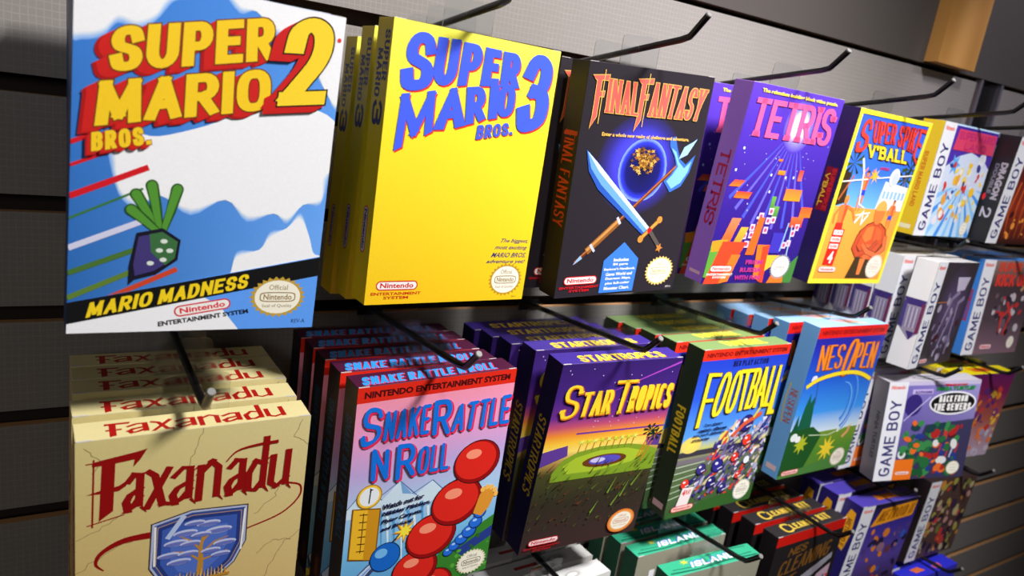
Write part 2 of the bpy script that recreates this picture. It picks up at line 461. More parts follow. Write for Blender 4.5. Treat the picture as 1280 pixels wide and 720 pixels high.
def carton(dims, cf, cs, ct, parent):
    """folded card box; every face in the card's own colour, creases slightly rounded"""
    w, h, d = dims
    bm = bmesh.new()
    bmesh.ops.create_cube(bm, size=1)
    for v in bm.verts:
        v.co = Vector((v.co.x * w, v.co.y * d, (v.co.z + .5) * h)) * MM
    bmesh.ops.bevel(bm, geom=list(bm.edges), offset=0.45 * MM, segments=2, affect='EDGES', profile=0.5)
    me = bpy.data.meshes.new('carton'); bm.to_mesh(me); bm.free()
    me.materials.append(INK)
    at = me.color_attributes.new('Col', 'FLOAT_COLOR', 'CORNER')
    edge = tuple(min(1, 0.8 * a + 0.2 * b + .02) for a, b in zip(cf, (1, 1, 1)))
    buf = []
    for p in me.polygons:
        n = p.normal
        if n.y < -.9: c = cf
        elif abs(n.x) > .9: c = cs
        elif n.z > .9: c = ct
        elif n.y > .9: c = tuple(x * .9 for x in cf)
        elif n.z < -.9: c = cs
        else: c = tuple(.5 * (a + b) for a, b in zip(cs, edge))
        buf += list(L4(c)) * p.loop_total
    at.data.foreach_set('color', buf)
    o = bpy.data.objects.new('carton', me); COL.objects.link(o); o.parent = parent
    return o
def tuck_flap(dims, ct, parent, worn=rgb(205, 198, 200)):
    """the lid's front edge: a thin raised strip of card with two pale cut ends"""
    w, h, d = dims
    vs, fs, cs = [], [], []
    def bx(x0, x1, y0, y1, z0, z1, c):
        v, f = box_geo(x0, x1, y0, y1, z0, z1); b = len(vs)
        vs.extend([(a * MM, q * MM, r * MM) for a, q, r in v]); fs.extend([tuple(i + b for i in t) for t in f]); cs.extend([c] * 6)
    bx(-w / 2 + 1, w / 2 - 1, -d / 2 + 0.1, -d / 2 + 0.7, h - 0.1, h + 0.28, tuple(.75 * a + .25 * b for a, b in zip(ct, worn)))
    bx(-w / 2 + .4, -w / 2 + 8, -d / 2 - .02, -d / 2 + .9, h - 0.1, h + 0.36, worn)
    bx(w / 2 - 7, w / 2 - .4, -d / 2 - .02, -d / 2 + .9, h - 0.1, h + 0.36, worn)
    o = mesh_obj('tuck_flap', vs, fs, [INK], parent)
    at = o.data.color_attributes.new('Col', 'FLOAT_COLOR', 'CORNER')
    at.data.foreach_set('color', [x for c in cs for _ in range(4) for x in L4(c)])
    return o

def seal(A, cx, cy, rx=14.5, ry=11.6, gold=rgb(196, 160, 60), ink=rgb(150, 120, 60), small=False, rim=None):
    A.star(cx, cy, rx * .9, rx * 1.04, 26, gold, ry / rx)
    A.ell(cx, cy, rx * .84, ry * .84, rgb(250, 244, 226))
    if small:
        for k in (-.45, .0, .4): A.rect(cx - rx * .5, cy + ry * k - .5, cx + rx * .5, cy + ry * k + .5, tuple(.5 * a + .5 for a in ink))
        return
    for a, b in ((rx * .66, ry * .25), (rx * .62, ry * .2)):
        c = ink if a > rx * .63 else rgb(250, 244, 226)
        A.up(); A.raw([(cx + x, cy + y) for x, y in sup(0, 0, a, b, 0, 360, 24, .45)], c)
    A.text('Nintendo', quad(cx - rx * .52, cy - ry * .15, cx + rx * .52, cy + ry * .14), ink, .02)
    A.text('Official', quad(cx - rx * .34, cy - ry * .62, cx + rx * .34, cy - ry * .36), ink)
    A.text('Seal of Quality', quad(cx - rx * .55, cy + ry * .36, cx + rx * .55, cy + ry * .56), ink)
def pill(A, cx, cy, w, h, fill, ring, ink, rot=0, t=.8):
    c, s_ = math.cos(math.radians(rot)), math.sin(math.radians(rot))
    R = lambda x, y: (cx + x * c - y * s_, cy + x * s_ + y * c)
    def cap(a, b, col):
        r = b
        pts = arc(a - r, 0, r, b, -90, 90, 8) + arc(-a + r, 0, r, b, 90, 270, 8)
        A.poly([R(*p) for p in pts], col)
    if ring is not None: cap(w / 2, h / 2, ring); cap(w / 2 - t, h / 2 - t, fill)
    else: cap(w / 2, h / 2, fill)
    A.text('Nintendo', [R(-w * .4, -h * .27), R(-w * .4, h * .25), R(w * .4, -h * .27), R(w * .4, h * .25)], ink, .03)
def badge(A, cx=22, cy=165, w=31, h=6.6, ring=RED, fill=WHITE, sub=RED, lines=2):
    pill(A, cx, cy, w, h, fill, ring, RED)
    if sub:
        A.text('ENTERTAINMENT', quad(cx - w * .6, cy + h * .5 + 1.2, cx + w * .6, cy + h * .5 + 3.2), sub, .03)
        A.text('SYSTEM', quad(cx - w * .3, cy + h * .5 + 4.0, cx + w * .3, cy + h * .5 + 6.0), sub, .03)

def spine_q(v0, v1, ut=4.5, ub=17): return [(ut, v0), (ub, v0), (ut, v1), (ub, v1)]
def thing_parts(base=60): return base

# Each product: dims, card colours (front, side, top) and a function giving its printed parts
def p_blue(dims):
    A = Art(127, 178)
    sky1, sky2, sky3 = rgb(52, 118, 214), rgb(86, 152, 240), rgb(120, 178, 255)
    A.grad4(0, 0, 127, 178, rgb(60, 128, 218), sky2, sky3, rgb(44, 104, 180), 8)
    W = rgb(246, 246, 250); W2 = rgb(206, 224, 248)
    def cloud(p, c): A.poly(spline(list(p) + [p[0]], 4)[:-1], c)
    mixc = lambda t: tuple(a * (1 - t) + b * t for a, b in zip(rgb(104, 164, 246), W))
    for dx, c in ((3.4, mixc(.2)), (2.5, mixc(.45)), (1.6, mixc(.7)), (.8, mixc(.88)), (0, W)):
        cloud([(-1, -1), (48, -1), (46 + dx, 6), (38 + dx, 9), (34, 16 + dx), (26, 21 + dx), (18, 20 + dx), (12, 27 + dx), (4, 30 + dx), (-1, 28 + dx)], c)
        cloud([(66 - dx, -1), (72, 5 + dx), (80, 6), (90, 12 + dx), (104, 14), (112, 26 + dx), (120, 40), (128, 44 + dx), (128, -1)], c)
        cloud([(19 - dx, 84), (21, 101 + dx), (30, 108 + dx), (40, 104), (55, 110 + dx), (72, 104), (84, 112 + dx), (98, 110), (106, 112 + dx), (114, 104), (124, 100 + dx), (124 + dx, 88), (129, 80), (129, 58), (112, 50), (86, 54 - dx), (60, 66), (38, 74), (26, 74)], c)
        cloud([(70 - dx, 156), (77, 146), (80, 136 - dx), (92, 131), (97, 124 - dx), (106, 118), (113, 112 - dx), (119, 121), (123, 132), (128, 135), (128, 150), (90, 158)], c)
    for (a, b, wd, c) in (((0, 81), (10, 75.5), 2.2, RED), ((0, 92), (24, 80), 1.6, RED), ((0, 107), (34, 90), 3, RED), ((0, 118), (32, 101), 1.2, rgb(60, 120, 60)), ((0, 133), (34, 117), 3, rgb(214, 214, 240)), ((0, 146), (34, 131), 2.8, rgb(74, 116, 52)), ((0, 159), (34, 142), 2.8, rgb(96, 130, 52)), ((16, 160), (50, 143), 2.6, rgb(206, 70, 40))):
        A.line([a, b], wd, c)
    # the root vegetable
    for k, (a, b) in enumerate((((41, 124), (29, 104)), ((41, 124), (36, 99)), ((42, 124), (48, 100)), ((41, 124), (27, 112)))):
        A.line([a, ((a[0] + b[0]) / 2 + .5, (a[1] + b[1]) / 2), b], 6.4, rgb(40, 84, 30), (.5, .95)); A.ell(b[0], b[1], 3, 3, rgb(40, 84, 30))
        A.line([a, b], 4.8, rgb(84, 150, 52), (.5, .95)); A.ell(b[0], b[1], 2.2, 2.2, rgb(84, 150, 52))
    A.poly([(30, 124), (42, 121), (51, 127), (50, 138), (40, 146), (30, 149), (27, 152), (27, 142)], rgb(24, 20, 40))
    A.poly([(31, 126), (42, 123), (49.6, 128), (48.6, 137), (39, 144), (30, 147), (29, 141)], rgb(66, 56, 120))
    A.poly([(36, 124.5), (42, 123), (49.6, 128), (48.6, 137), (44, 141), (37, 134)], rgb(60, 110, 64))
    for x, y in ((43, 128), (46, 133), (41, 133), (43, 138), (37, 140)): A.ell(x, y, 1.7, 1.2, rgb(220, 230, 220))
    A.poly([(0, 161.5), (127, 134), (127, 178), (0, 178)], rgb(96, 160, 250))
    A.poly([(0, 165), (62, 157), (74, 165), (84, 178), (0, 178)], W)
    A.poly([(0, 161.5), (127, 134.5), (127, 145.8), (0, 173)], rgb(16, 16, 18))
    A.ell(124.5, 12, 1.1, 1.1, rgb(230, 60, 60))
    A.text('REV-A', quad(114, 172.6, 122, 175), BLACK)
    T = Art(127, 178, 60)
    def block(txt, q, tv, gap, th=None, dep=(-6.6, 4.6), n=12):
        for k in range(n, 0, -1):
            c = rgb(214, 34, 30) if k < n * .8 else rgb(178, 20, 22)
            T.word(txt, q, c, tv, th, gap, grow=.012, off=(dep[0] * k / n, dep[1] * k / n))
        T.word(txt, q, rgb(120, 60, 20), tv, th, gap, grow=.03)
        vmid = [(q[0][i] + q[1][i] + q[2][i] + q[3][i]) / 4 for i in (0, 1)]
        T.word(txt, q, rgb(250, 206, 36), tv, th, gap)
    block('SUPER', [(15.9, 25.4), (14.6, 46.4), (89.4, 7.0), (90.9, 28.0)], .27, .07, .2)
    block('MARIO', [(10.4, 51.1), (9.6, 72.3), (89.6, 32.5), (90.7, 53.7)], .27, .07, .2)
    block('BROS.', [(8.4, 75.3), (8.5, 84.5), (33.4, 69.2), (34.6, 78.2)], .25, .1, .2, (-2.4, 2.4), 7)
    q2 = [(96.5, 6.0), (93.9, 51.2), (121.5, 0.8), (119.5, 46.8)]
    for k in range(12, 0, -1):
        T.word('2', q2, rgb(208, 30, 28), .23, .16, 0, grow=.015, off=(-6.5 * k / 12, 4.5 * k / 12))
    T.word('2', q2, rgb(26, 18, 12), .23, .16, 0, grow=.018)
    T.word('2', q2, rgb(252, 214, 48), .23, .16, 0)
    T2 = Art(127, 178, 60)
    T2.word('MARIO MADNESS', [(9.4, 161.6), (8.8, 169.6), (87.4, 145.0), (87.6, 153.2)], rgb(250, 214, 30), .25, .19, .1, slant=.12)
    B = Art(127, 178, 60)
    pill(B, 64.3, 164.7, 29.5, 6.4, WHITE, RED, rgb(226, 40, 56), -10)
    B.text('ENTERTAINMENT SYSTEM', [(42.0, 172.6), (42.3, 175.4), (88.4, 165.8), (89.0, 168.4)], BLACK, .04)
    S = Art(127, 178, 60)
    seal(S, 104.8, 158.9, 15.6, 12)
    X = Art(21, 178); X.rect(0, 0, 21, 178, rgb(30, 60, 120))
    Y = Art(127, 21, 20); Y.text('SUPER MARIO BROS. 2', quad(20, 15, 107, 5), rgb(250, 206, 36), .03)
    return [('front_artwork', 'f', A, 'sky, clouds and slanting coloured stripes'), ('title_lettering', 'f', T, 'yellow block letters with red sides'),
            ('slogan_lettering', 'f', T2, None), ('maker_badge', 'f', B, None), ('quality_seal', 'f', S, None), ('spine_print', 'l', X, None), ('lid_print', 't', Y, None)]

def p_yellow(dims):
    A = Art(127, 178)
    A.grad([(0, rgb(255, 248, 92)), (60, rgb(255, 234, 48)), (178, rgb(250, 200, 28))])
    A.text('REV-A', quad(117, 175, 121, 176.4), BLACK)
    ink = rgb(44, 40, 110)
    for i, (t, l) in enumerate((('The biggest,', 99.6), ('most exciting', 95.5), ('MARIO BROS.', 93.5), ('adventure yet!', 90.0))):
        v = 132.2 + i * 5.1
        A.text(t, [(l + 1, v), (l, v + 3.6), (124.6, v), (124, v + 3.6)], ink, .02, .25)
    T = Art(127, 178, 60)
    blue, red = rgb(72, 100, 250), rgb(240, 60, 50)
    spec = [('S', [(12, 5), (6, 42), (30, 5), (30.5, 38)], .23, .19), ('U', [(31, 6), (29.2, 35.6), (47.3, 5.3), (46.7, 33.4)], .25, .2),
            ('P', [(49.3, 6), (48, 33.5), (64.6, 6), (63.5, 30)], .27, .2), ('E', [(66, 6.6), (65, 31), (78.4, 6.8), (79.4, 29.6)], .3, .22), ('R', [(80, 7), (80.4, 29.6), (94.8, 6.8), (95.6, 29.8)], .3, .22)]
    mspec = [('M', [(8.8, 43), (8.6, 78), (34.6, 37.6), (34.0, 63.5)], .2, .2), ('A', [(39.5, 36), (34.6, 63), (52.5, 33), (57.5, 58)], .26, .2), ('R', [(55.5, 33), (57.6, 57), (70, 30.4), (72.4, 52.4)], .28, .22),
             ('I', [(72.6, 30), (74.2, 51.6), (78.4, 29), (79.4, 50.4)], .34, .24), ('O', [(80.2, 28.4), (80.6, 49.6), (93.8, 26.2), (94.6, 47.2)], .28, .22)]
    for dx, dy, c in ((.9, 1.1, red), (0, 0, blue)):
        T.up()
        for L_, q, tv, th in spec + mspec:
            T.word(L_, q, c, tv, th, 0, off=(dx, dy))
        T.word('BROS.', [(67.6, 56), (67.2, 65.4), (95.0, 51.2), (96.0, 59.4)], c, .24, .2, .12, off=(dx * .6, dy * .6))
        T.word('3', [(98.5, 5.2), (97.4, 59), (121.4, 4.0), (124.6, 52)], c, .21, .17, 0, off=(dx, dy), slant=.05)
    B = Art(127, 178, 60); badge(B, 22.2, 165.2, 30.6, 6.6, RED, WHITE, rgb(206, 44, 20))
    S = Art(127, 178, 60); seal(S, 109.2, 162.6, 14.4, 12, rgb(196, 150, 40))
    X = Art(21, 178)
    nv = rgb(40, 34, 92)
    X.word('SUPER', [(2.4, 7), (9.4, 7), (2.2, 37), (9, 37)], nv, .26, .2, .1)
    X.word('MARIO', [(10, 18), (17, 18), (9.6, 47), (16.8, 47)], nv, .26, .2, .1)
    X.word('3', [(3.4, 49), (17, 49), (3.4, 64), (17, 64)], nv, .26, .2, 0)
    X.up(); pts = arc(11, 118, 3.4, 3.4, 180, 360, 8) + arc(11, 142, 3.4, 3.4, 0, 180, 8); X.raw(pts, RED)
    X.up(); pts = arc(11, 118, 2.6, 2.6, 180, 360, 8) + arc(11, 142, 2.6, 2.6, 0, 180, 8); X.raw(pts, rgb(200, 196, 206))
    X.text('Nintendo', [(9.4, 117), (12.8, 117), (9.4, 143), (12.8, 143)], rgb(60, 30, 90), .04)
    Y = Art(127, 21, 20); Y.text('SUPER MARIO BROS. 3', quad(20, 15, 107, 5), nv, .03)
    return [('front_artwork', 'f', A, None), ('title_lettering', 'f', T, 'blue bouncing letters with red shadow'), ('maker_badge', 'f', B, None),
            ('quality_seal', 'f', S, None), ('spine_lettering', 'l', X, None), ('lid_print', 't', Y, None)]

def p_black(dims):
    A = Art(127, 178); bk = rgb(42, 36, 44)
    A.rect(0, 0, 127, 178, bk)
    A.glow(64, 72, 44, 40, [(0, rgb(86, 90, 240)), (.55, rgb(70, 66, 220)), (.8, rgb(50, 44, 130)), (1, bk)])
    A.glow(68, 76, 25, 25, [(0, rgb(20, 20, 60)), (.7, rgb(26, 26, 110)), (.88, rgb(50, 60, 220)), (1, rgb(140, 170, 255))])
    rnd = random.Random(5)
    for i in range(130):                 # a plain rocky lump inside the globe
        a, r = rnd.uniform(0, 6.28), rnd.uniform(0, 1)
        x, y = 68 + 14 * r * math.cos(a), 68 + 11 * r * math.sin(a); A.L -= .5
        A.star(x, y, 1.0, 2.5, 4, rnd.choice([rgb(196, 140, 50), rgb(150, 96, 34), rgb(110, 70, 30), rgb(226, 176, 90)]), .7, a)
    # two plain crossed weapons
    A.line([(14, 150), (103, 72)], 3.2, rgb(110, 54, 24)); A.line([(14, 149.3), (103, 71.3)], 1.1, rgb(190, 110, 60))
    A.line([(24, 141), (52, 117)], 6, rgb(150, 92, 40)); A.line([(24, 140), (52, 116)], 2.4, rgb(206, 146, 80))
    A.line([(50, 113.5), (54, 119)], 2.4, rgb(200, 206, 230)); A.line([(27, 135), (32, 141)], 2.2, rgb(200, 206, 230)); A.line([(13, 151), (20, 145)], 3.6, rgb(150, 190, 240), (.1, 1))
    A.poly([(92, 56), (99, 64), (103, 72), (98, 79), (92, 84), (101, 93), (112, 88), (119, 76), (122, 62), (113, 70), (106, 66), (101, 58), (96, 48), (91, 50)], rgb(60, 110, 200))
    A.poly([(94, 57), (100, 64), (105, 72), (100, 79), (95, 84), (102, 90), (111, 85), (117, 76), (119, 67), (112, 73), (105, 68), (100, 60)], rgb(130, 190, 246))
    A.poly([(104, 66), (113, 62), (121, 49), (116, 52), (108, 56)], rgb(160, 206, 250))
    A.poly([(9, 62), (20, 70), (88, 124), (82, 130), (26, 92), (14, 78)], rgb(46, 92, 190))
    A.poly([(10, 63), (21, 71), (88, 124), (83, 128), (28, 88), (16, 76)], rgb(110, 168, 240))
    A.poly([(10, 63), (21, 71), (88, 124), (86, 126), (24, 78)], rgb(216, 234, 255))
    A.line([(78, 132), (96, 116)], 4.5, rgb(120, 70, 24)); A.line([(78.5, 131.5), (95.5, 116.5)], 2.8, rgb(222, 156, 70))
    A.ell(78.5, 132, 3, 3, rgb(210, 140, 60)); A.ell(96, 116, 3, 3, rgb(210, 140, 60)); A.ell(87, 125, 2.4, 2.4, RED)
    A.line([(88, 126), (100, 138)], 3.6, rgb(90, 80, 76)); A.star(101, 140, 2, 4.4, 5, rgb(206, 130, 60))
    A.text('REV-A', quad(117.5, 174, 123.5, 175.6), WHITE)
    T = Art(127, 178, 60); cr, og = rgb(240, 96, 88), rgb(240, 190, 90)
    def dagger(u, v0, v1):
        for g, c in ((.5, og), (0, cr)):
            T.poly([(u - 1.8 - g, v0 - g), (u + 2.4 + g, v0 - g), (u + 2.2 + g, v1 - 8), (u - 2.6 - g, v1 + 1.2 * g * 2), (u - 1.6 - g, v1 - 9)], c)
            T.poly([(u - 6 - g, v0 - g), (u + 9 + g, v0 - 1.6 - g), (u + 9 + g, v0 + 2.2 + g), (u - 3, v0 + 2.6 + g)], c)
            T.poly([(u + 1, v0 + 11 - g), (u + 6.5 + g, v0 + 10 - g), (u + 6 + g, v0 + 14 + g), (u + 1, v0 + 14 + g)], c)
        T.line([(u + 4.6, v0 - 5), (u + 4.6, v1 - 3)], .7, og)
    dagger(10.5, 9.5, 46); dagger(53.5, 8.5, 46)
    for t, q in (('INAL', [(19.5, 10.5), (20.2, 34.3), (50.5, 11.2), (52.5, 34.9)]), ('ANTASY', [(62.5, 9.4), (62.4, 34.6), (122.0, 10.2), (117.5, 34.6)])):
        T.word(t, q, og, .13, .07, .05, grow=.022, serif=.1); T.word(t, q, cr, .13, .07, .05, serif=.09)
    T2 = Art(127, 178, 60); T2.text('Enter a whole new realm of challenge and adventure.', quad(20.7, 48.6, 111.5, 52.2), og, .03)
    P = Art(127, 178, 60)
    P.poly([(62.0, 134.0), (80.3, 148.4), (79.6, 176.2), (43.6, 176.2), (43.6, 149.0)], rgb(62, 126, 226))
    for i, t in enumerate(('Includes', '84 page', "Explorer's Handbook,", 'Game World and', 'Dungeon Maps,', 'plus full-color', 'Monster Chart.')):
        hw = (8, 8, 16.5, 14, 13.5, 13, 13.5)[i]
        P.text(t, quad(62 - hw, 147.2 + i * 4.0, 62 + hw, 150.0 + i * 4.0), WHITE, .03)
    B = Art(127, 178, 60); badge(B, 23, 164.2, 33, 7, RED, WHITE, RED)
    S = Art(127, 178, 60); seal(S, 106.4, 160.1, 15.6, 12.6, rgb(240, 206, 120), rgb(200, 160, 80))
    X = Art(21, 178)
    X.word('FINAL FANTASY', [(4, 50), (16.5, 50), (3.5, 122), (16.5, 122)], rgb(196, 62, 22), .12, .08, .07, serif=.09)
    X.poly([(2, 50), (18, 51), (18, 54), (2, 53)], rgb(196, 62, 22))
    Y = Art(127, 21, 20); Y.text('FINAL FANTASY', quad(20, 15, 107, 5), cr, .03)
    return [('front_artwork', 'f', A, 'two crossed blades over a glowing blue globe'), ('title_lettering', 'f', T, 'coral dagger-shaped lettering'), ('slogan_lettering', 'f', T2, None),
            ('arrow_flash', 'f', P, 'blue arrow-shaped panel of white text'), ('maker_badge', 'f', B, None), ('quality_seal', 'f', S, None), ('spine_lettering', 'l', X, None), ('lid_print', 't', Y, None)]

def p_purple(dims):
    A = Art(127, 178)
    A.grad([(0, rgb(92, 58, 186)), (40, rgb(76, 46, 174)), (110, rgb(54, 30, 140)), (178, rgb(42, 24, 116))])
    base = rgb(76, 46, 174)
    for i in range(9):
        a = math.radians(62 + i * 9)
        A.poly([(73, 30), (73 + 95 * math.cos(a - .02), 30 + 95 * math.sin(a - .02)), (73 + 95 * math.cos(a + .02), 30 + 95 * math.sin(a + .02))], rgb(104, 96, 222) if i % 2 else rgb(74, 84, 216))
    A.glow(74, 30, 22, 24, [(0, rgb(255, 255, 255)), (.35, rgb(226, 226, 255)), (.65, rgb(140, 128, 236)), (1, base)])
    rnd = random.Random(11)
    for i in range(46):
        x, y = rnd.uniform(4, 123), rnd.uniform(42, 128); r = rnd.choice([.4, .5, .7, 1.4])
        A.ell(x, y, r, r, rgb(200, 214, 255), 8); 
    O1, O2, R1, Yw = rgb(250, 120, 40), rgb(250, 150, 40), rgb(240, 70, 40), rgb(255, 190, 60)
    def bar(u0, v0, u1, v1, c, c2=None, sk=0):
        A.up(); A.raw([(u0 + sk, v0), (u1 + sk, v0), (u1, v1), (u0, v1)], [c, c, c2 or c, c2 or c])
    # plain scattered bars and small cubes, a floor of slanting blocks
    bar(80, 86, 104, 97, rgb(246, 120, 60), rgb(250, 150, 40)); bar(12, 92, 32, 98, R1, O1, 3); bar(92, 68, 98, 78, R1, rgb(255, 110, 90)); bar(110, 102, 127, 112, rgb(240, 90, 50), O1)
    bar(2, 82, 16, 88, rgb(220, 70, 60), O1, 6); bar(62, 70, 72, 74, O2, O1); bar(58, 60, 64, 62, O1); bar(100, 112, 118, 122, rgb(250, 110, 60), R1)
    bar(64, 94, 70, 108, rgb(110, 170, 70), rgb(70, 130, 60)); bar(70, 103, 78, 118, rgb(110, 170, 70), rgb(50, 110, 60))
    for x, y in ((56, 113), (48, 124), (40, 132), (49, 131), (46, 140), (68, 108), (67, 117), (74, 116), (67, 126), (100, 140), (108, 128), (112, 122), (106, 138)):
        A.rect(x - 3.2, y - 3.2, x + 3.2, y + 3.2, rgb(236, 200, 236)); A.ell(x, y, 1.9, 1.9, rgb(240, 70, 100))
    bar(10, 116, 22, 140, rgb(250, 130, 90), rgb(250, 96, 30), 8); bar(24, 124, 34, 148, rgb(255, 180, 60), O1, 9)
    A.poly([(0, 138), (14, 136), (6, 172), (0, 172)], rgb(96, 160, 60)); A.poly([(0, 138), (20, 136), (16, 146), (2, 148)], O2)
    A.poly([(14, 138), (46, 138), (40, 150), (30, 150), (22, 178), (2, 178)], R1); A.poly([(30, 150), (42, 150), (34, 176), (22, 178)], O1)
    A.poly([(54, 114), (62, 114), (60, 150), (48, 150)], rgb(246, 104, 36)); A.poly([(62, 140), (80, 140), (84, 178), (68, 172)], O1); A.poly([(70, 142), (80, 140), (84, 178), (76, 176)], R1)
    A.poly([(80, 150), (98, 150), (97, 158), (82, 166)], Yw); A.poly([(96, 166), (127, 166), (127, 178), (90, 178)], O1)
    A.rect(80, 128, 96, 148, rgb(64, 52, 180)); A.line([(98, 118), (96, 146)], 2, rgb(140, 180, 255)); A.line([(104, 120), (108, 150)], 1.6, rgb(170, 200, 255))
    A.poly([(110, 164), (127, 150), (127, 178), (114, 178)], rgb(70, 130, 60))
    T = Art(127, 178, 60); pk = rgb(248, 92, 150)
    T.word('TETRIS', [(9.0, 11.6), (8.6, 43.4), (120.6, 9.4), (121.6, 43.4)], pk, .19, .14, .06, serif=.16)
    T2 = Art(127, 178, 60); T2.text('The relentless building block video puzzle.', quad(12, 3.6, 118, 7.6), rgb(255, 224, 70), .04)
    for i, t in enumerate(('FROM', 'RUSSIA', 'WITH FUN!')):
        T2.text(t, quad(52 - i * 5, 154.8 + i * 7.6, 76 + i * 1.5, 159.4 + i * 7.6), rgb(186, 50, 140), .05)
    B = Art(127, 178, 60); badge(B, 21, 163.6, 29, 6.6, RED, WHITE, WHITE)
    S = Art(127, 178, 60); seal(S, 104, 161.5, 14.6, 12.4, rgb(150, 150, 160), rgb(150, 150, 160))
    X = Art(21, 178)
    X.word('TETRIS', [(4.5, 58), (15.5, 58), (4.5, 125), (15.5, 125)], rgb(172, 24, 70), .2, .16, .1, serif=.18)
    X.rect(4, 168, 17, 171, rgb(214, 170, 190))
    Y = Art(127, 21, 20); Y.text('TETRIS', quad(30, 16, 97, 5), pk, .05)
    return [('front_artwork', 'f', A, 'starburst over scattered coloured bars'), ('title_lettering', 'f', T, 'pink slab lettering'), ('slogan_lettering', 'f', T2, None), ('maker_badge', 'f', B, None),
            ('quality_seal', 'f', S, None), ('spine_lettering', 'l', X, None), ('lid_print', 't', Y, None)]

def p_beach(dims):
    A = Art(127, 178); Yl = rgb(255, 240, 60)
    A.rect(0, 0, 127, 178, Yl)
    F = Art(117, 168); 
    A2 = A; 
    def inn(pts): return [(min(max(u, 5.0), 122.4), min(max(v, 4.5), 173.5)) for u, v in pts]
    A.grad([(4.5, rgb(58, 96, 236)), (60, rgb(60, 120, 240)), (96, rgb(120, 190, 250))], 5, 122.4)
    A.grad([(96, rgb(250, 176, 76)), (173.5, rgb(248, 164, 60))], 5, 122.4)
    for cx, cy in ((16, 52), (112, 62), (116, 50)):
        for k in range(9):
            a = k * .7; A.poly(inn([(cx, cy), (cx + 15 * math.cos(a), cy + 15 * math.sin(a)), (cx + 15 * math.cos(a + .3), cy + 13 * math.sin(a + .3))]), rgb(40, 50, 30) if k % 2 else rgb(58, 80, 36))
    A.poly(inn([(5, 60), (16, 62), (20, 92), (5, 96)]), rgb(60, 44, 30)); A.line(inn([(8, 90), (22, 64)]), 2.4, rgb(190, 100, 50)); A.line(inn([(110, 56), (118, 96)]), 2, rgb(120, 76, 40))
    A.poly(inn([(78, 66), (122, 70), (122, 96), (74, 96)]), rgb(240, 240, 236))
    for i in range(6): A.rect(80 + i * 7, 76, 84 + i * 7, 84, rgb(150, 196, 240))
    sk1, sk2, sk3 = rgb(248, 132, 64), rgb(226, 92, 50), rgb(190, 66, 38)
    def fig(x, y, s_, sh, hair, arms):
        """a plain beach player: head, torso, shorts, limbs"""
        A.poly(inn([(x - 5 * s_, y), (x + 5 * s_, y), (x + 3.6 * s_, y + 15 * s_), (x - 3.6 * s_, y + 15 * s_)]), sk1)
        A.poly(inn([(x + .5 * s_, y), (x + 5 * s_, y), (x + 3.6 * s_, y + 15 * s_), (x + 1.2 * s_, y + 15 * s_)]), sk2)
        A.poly(inn([(x - 4.2 * s_, y + 14 * s_), (x + 4.2 * s_, y + 14 * s_), (x + 5 * s_, y + 22 * s_), (x, y + 19 * s_), (x - 5 * s_, y + 22 * s_)]), sh)
        for d in (-1, 1): A.line(inn([(x + d * 2.6 * s_, y + 20 * s_), (x + d * 3.2 * s_, y + 29 * s_), (x + d * 2.4 * s_, y + 37 * s_)]), 3.2 * s_, sk1, (1, .6))
        for p in arms: A.line(inn([(x + a * s_, y + b * s_) for a, b in p]), 2.6 * s_, sk1, (1, .7))
        A.ell(x, y - 3.6 * s_, 2.6 * s_, 3.4 * s_, sk1); A.poly([(x + 2.8 * s_ * math.cos(t), y - 4.4 * s_ + 3.2 * s_ * math.sin(t)) for t in [math.pi + math.pi * k / 8 for k in range(9)]], hair)
    fig(44, 64, .95, rgb(50, 76, 220), rgb(90, 50, 24), [[(-4, 1), (-8, -4), (-3, -10)], [(4, 1), (10, -3), (8, -9)]])
    A.line([(28, 46), (36, 60), (44, 92), (56, 96)], 2.4, WHITE, (1.2, .4)); A.star(56, 62, 3, 9, 7, rgb(255, 190, 60))
    fig(22, 94, 1.35, rgb(220, 50, 40), rgb(200, 150, 70), [[(4, 1), (12, 4), (17, 12)], [(-4, 1), (-9, 8), (-8, 15)]])
    fig(106, 90, .8, rgb(60, 80, 210), rgb(120, 60, 30), [[(4, 1), (8, 8), (5, 14)], [(-4, 1), (-8, 7), (-7, 14)]])
    A.line([(44, 104), (68, 100)], 1.6, WHITE); A.line([(46, 112), (56, 100), (58, 112), (66, 102)], 2.6, WHITE)
    # the big player in front, arms folded
    A.poly([(60, 120), (70, 112), (80, 109), (94, 110), (106, 116), (112, 126), (108, 136), (100, 146), (98, 154), (76, 154), (72, 144), (60, 136)], rgb(120, 40, 30))
    A.poly([(61.5, 121), (71, 113), (81, 110), (93, 111), (105, 117), (110, 126), (106, 135), (98, 145), (96.6, 153), (77, 153), (73, 143), (61.5, 135)], sk2)
    A.poly([(72, 116), (84, 113), (85, 128), (76, 132), (68, 126)], sk1); A.poly([(88, 114), (100, 119), (102, 128), (90, 130)], rgb(238, 108, 58)); A.poly([(78, 134), (94, 134), (92, 150), (80, 150)], rgb(240, 116, 62))
    for w_, c_ in ((7.6, rgb(120, 40, 30)), (6.2, rgb(214, 84, 48))): A.line([(62, 124), (59, 138), (68, 146), (88, 140), (98, 130)], w_, c_, (1, .75))
    for w_, c_ in ((7.6, rgb(120, 40, 30)), (6.2, rgb(246, 120, 66))): A.line([(109, 124), (113, 138), (102, 146), (84, 142), (72, 134)], w_, c_, (1, .75))
    A.poly([(81, 106), (91, 106), (93, 114), (80, 114)], rgb(206, 84, 50))
    A.ell(86, 100, 9, 12, sk1); A.poly([(86 + 10 * math.cos(t), 97 + 11 * math.sin(t)) for t in [math.pi + math.pi * k / 10 for k in range(11)]], rgb(226, 180, 90))
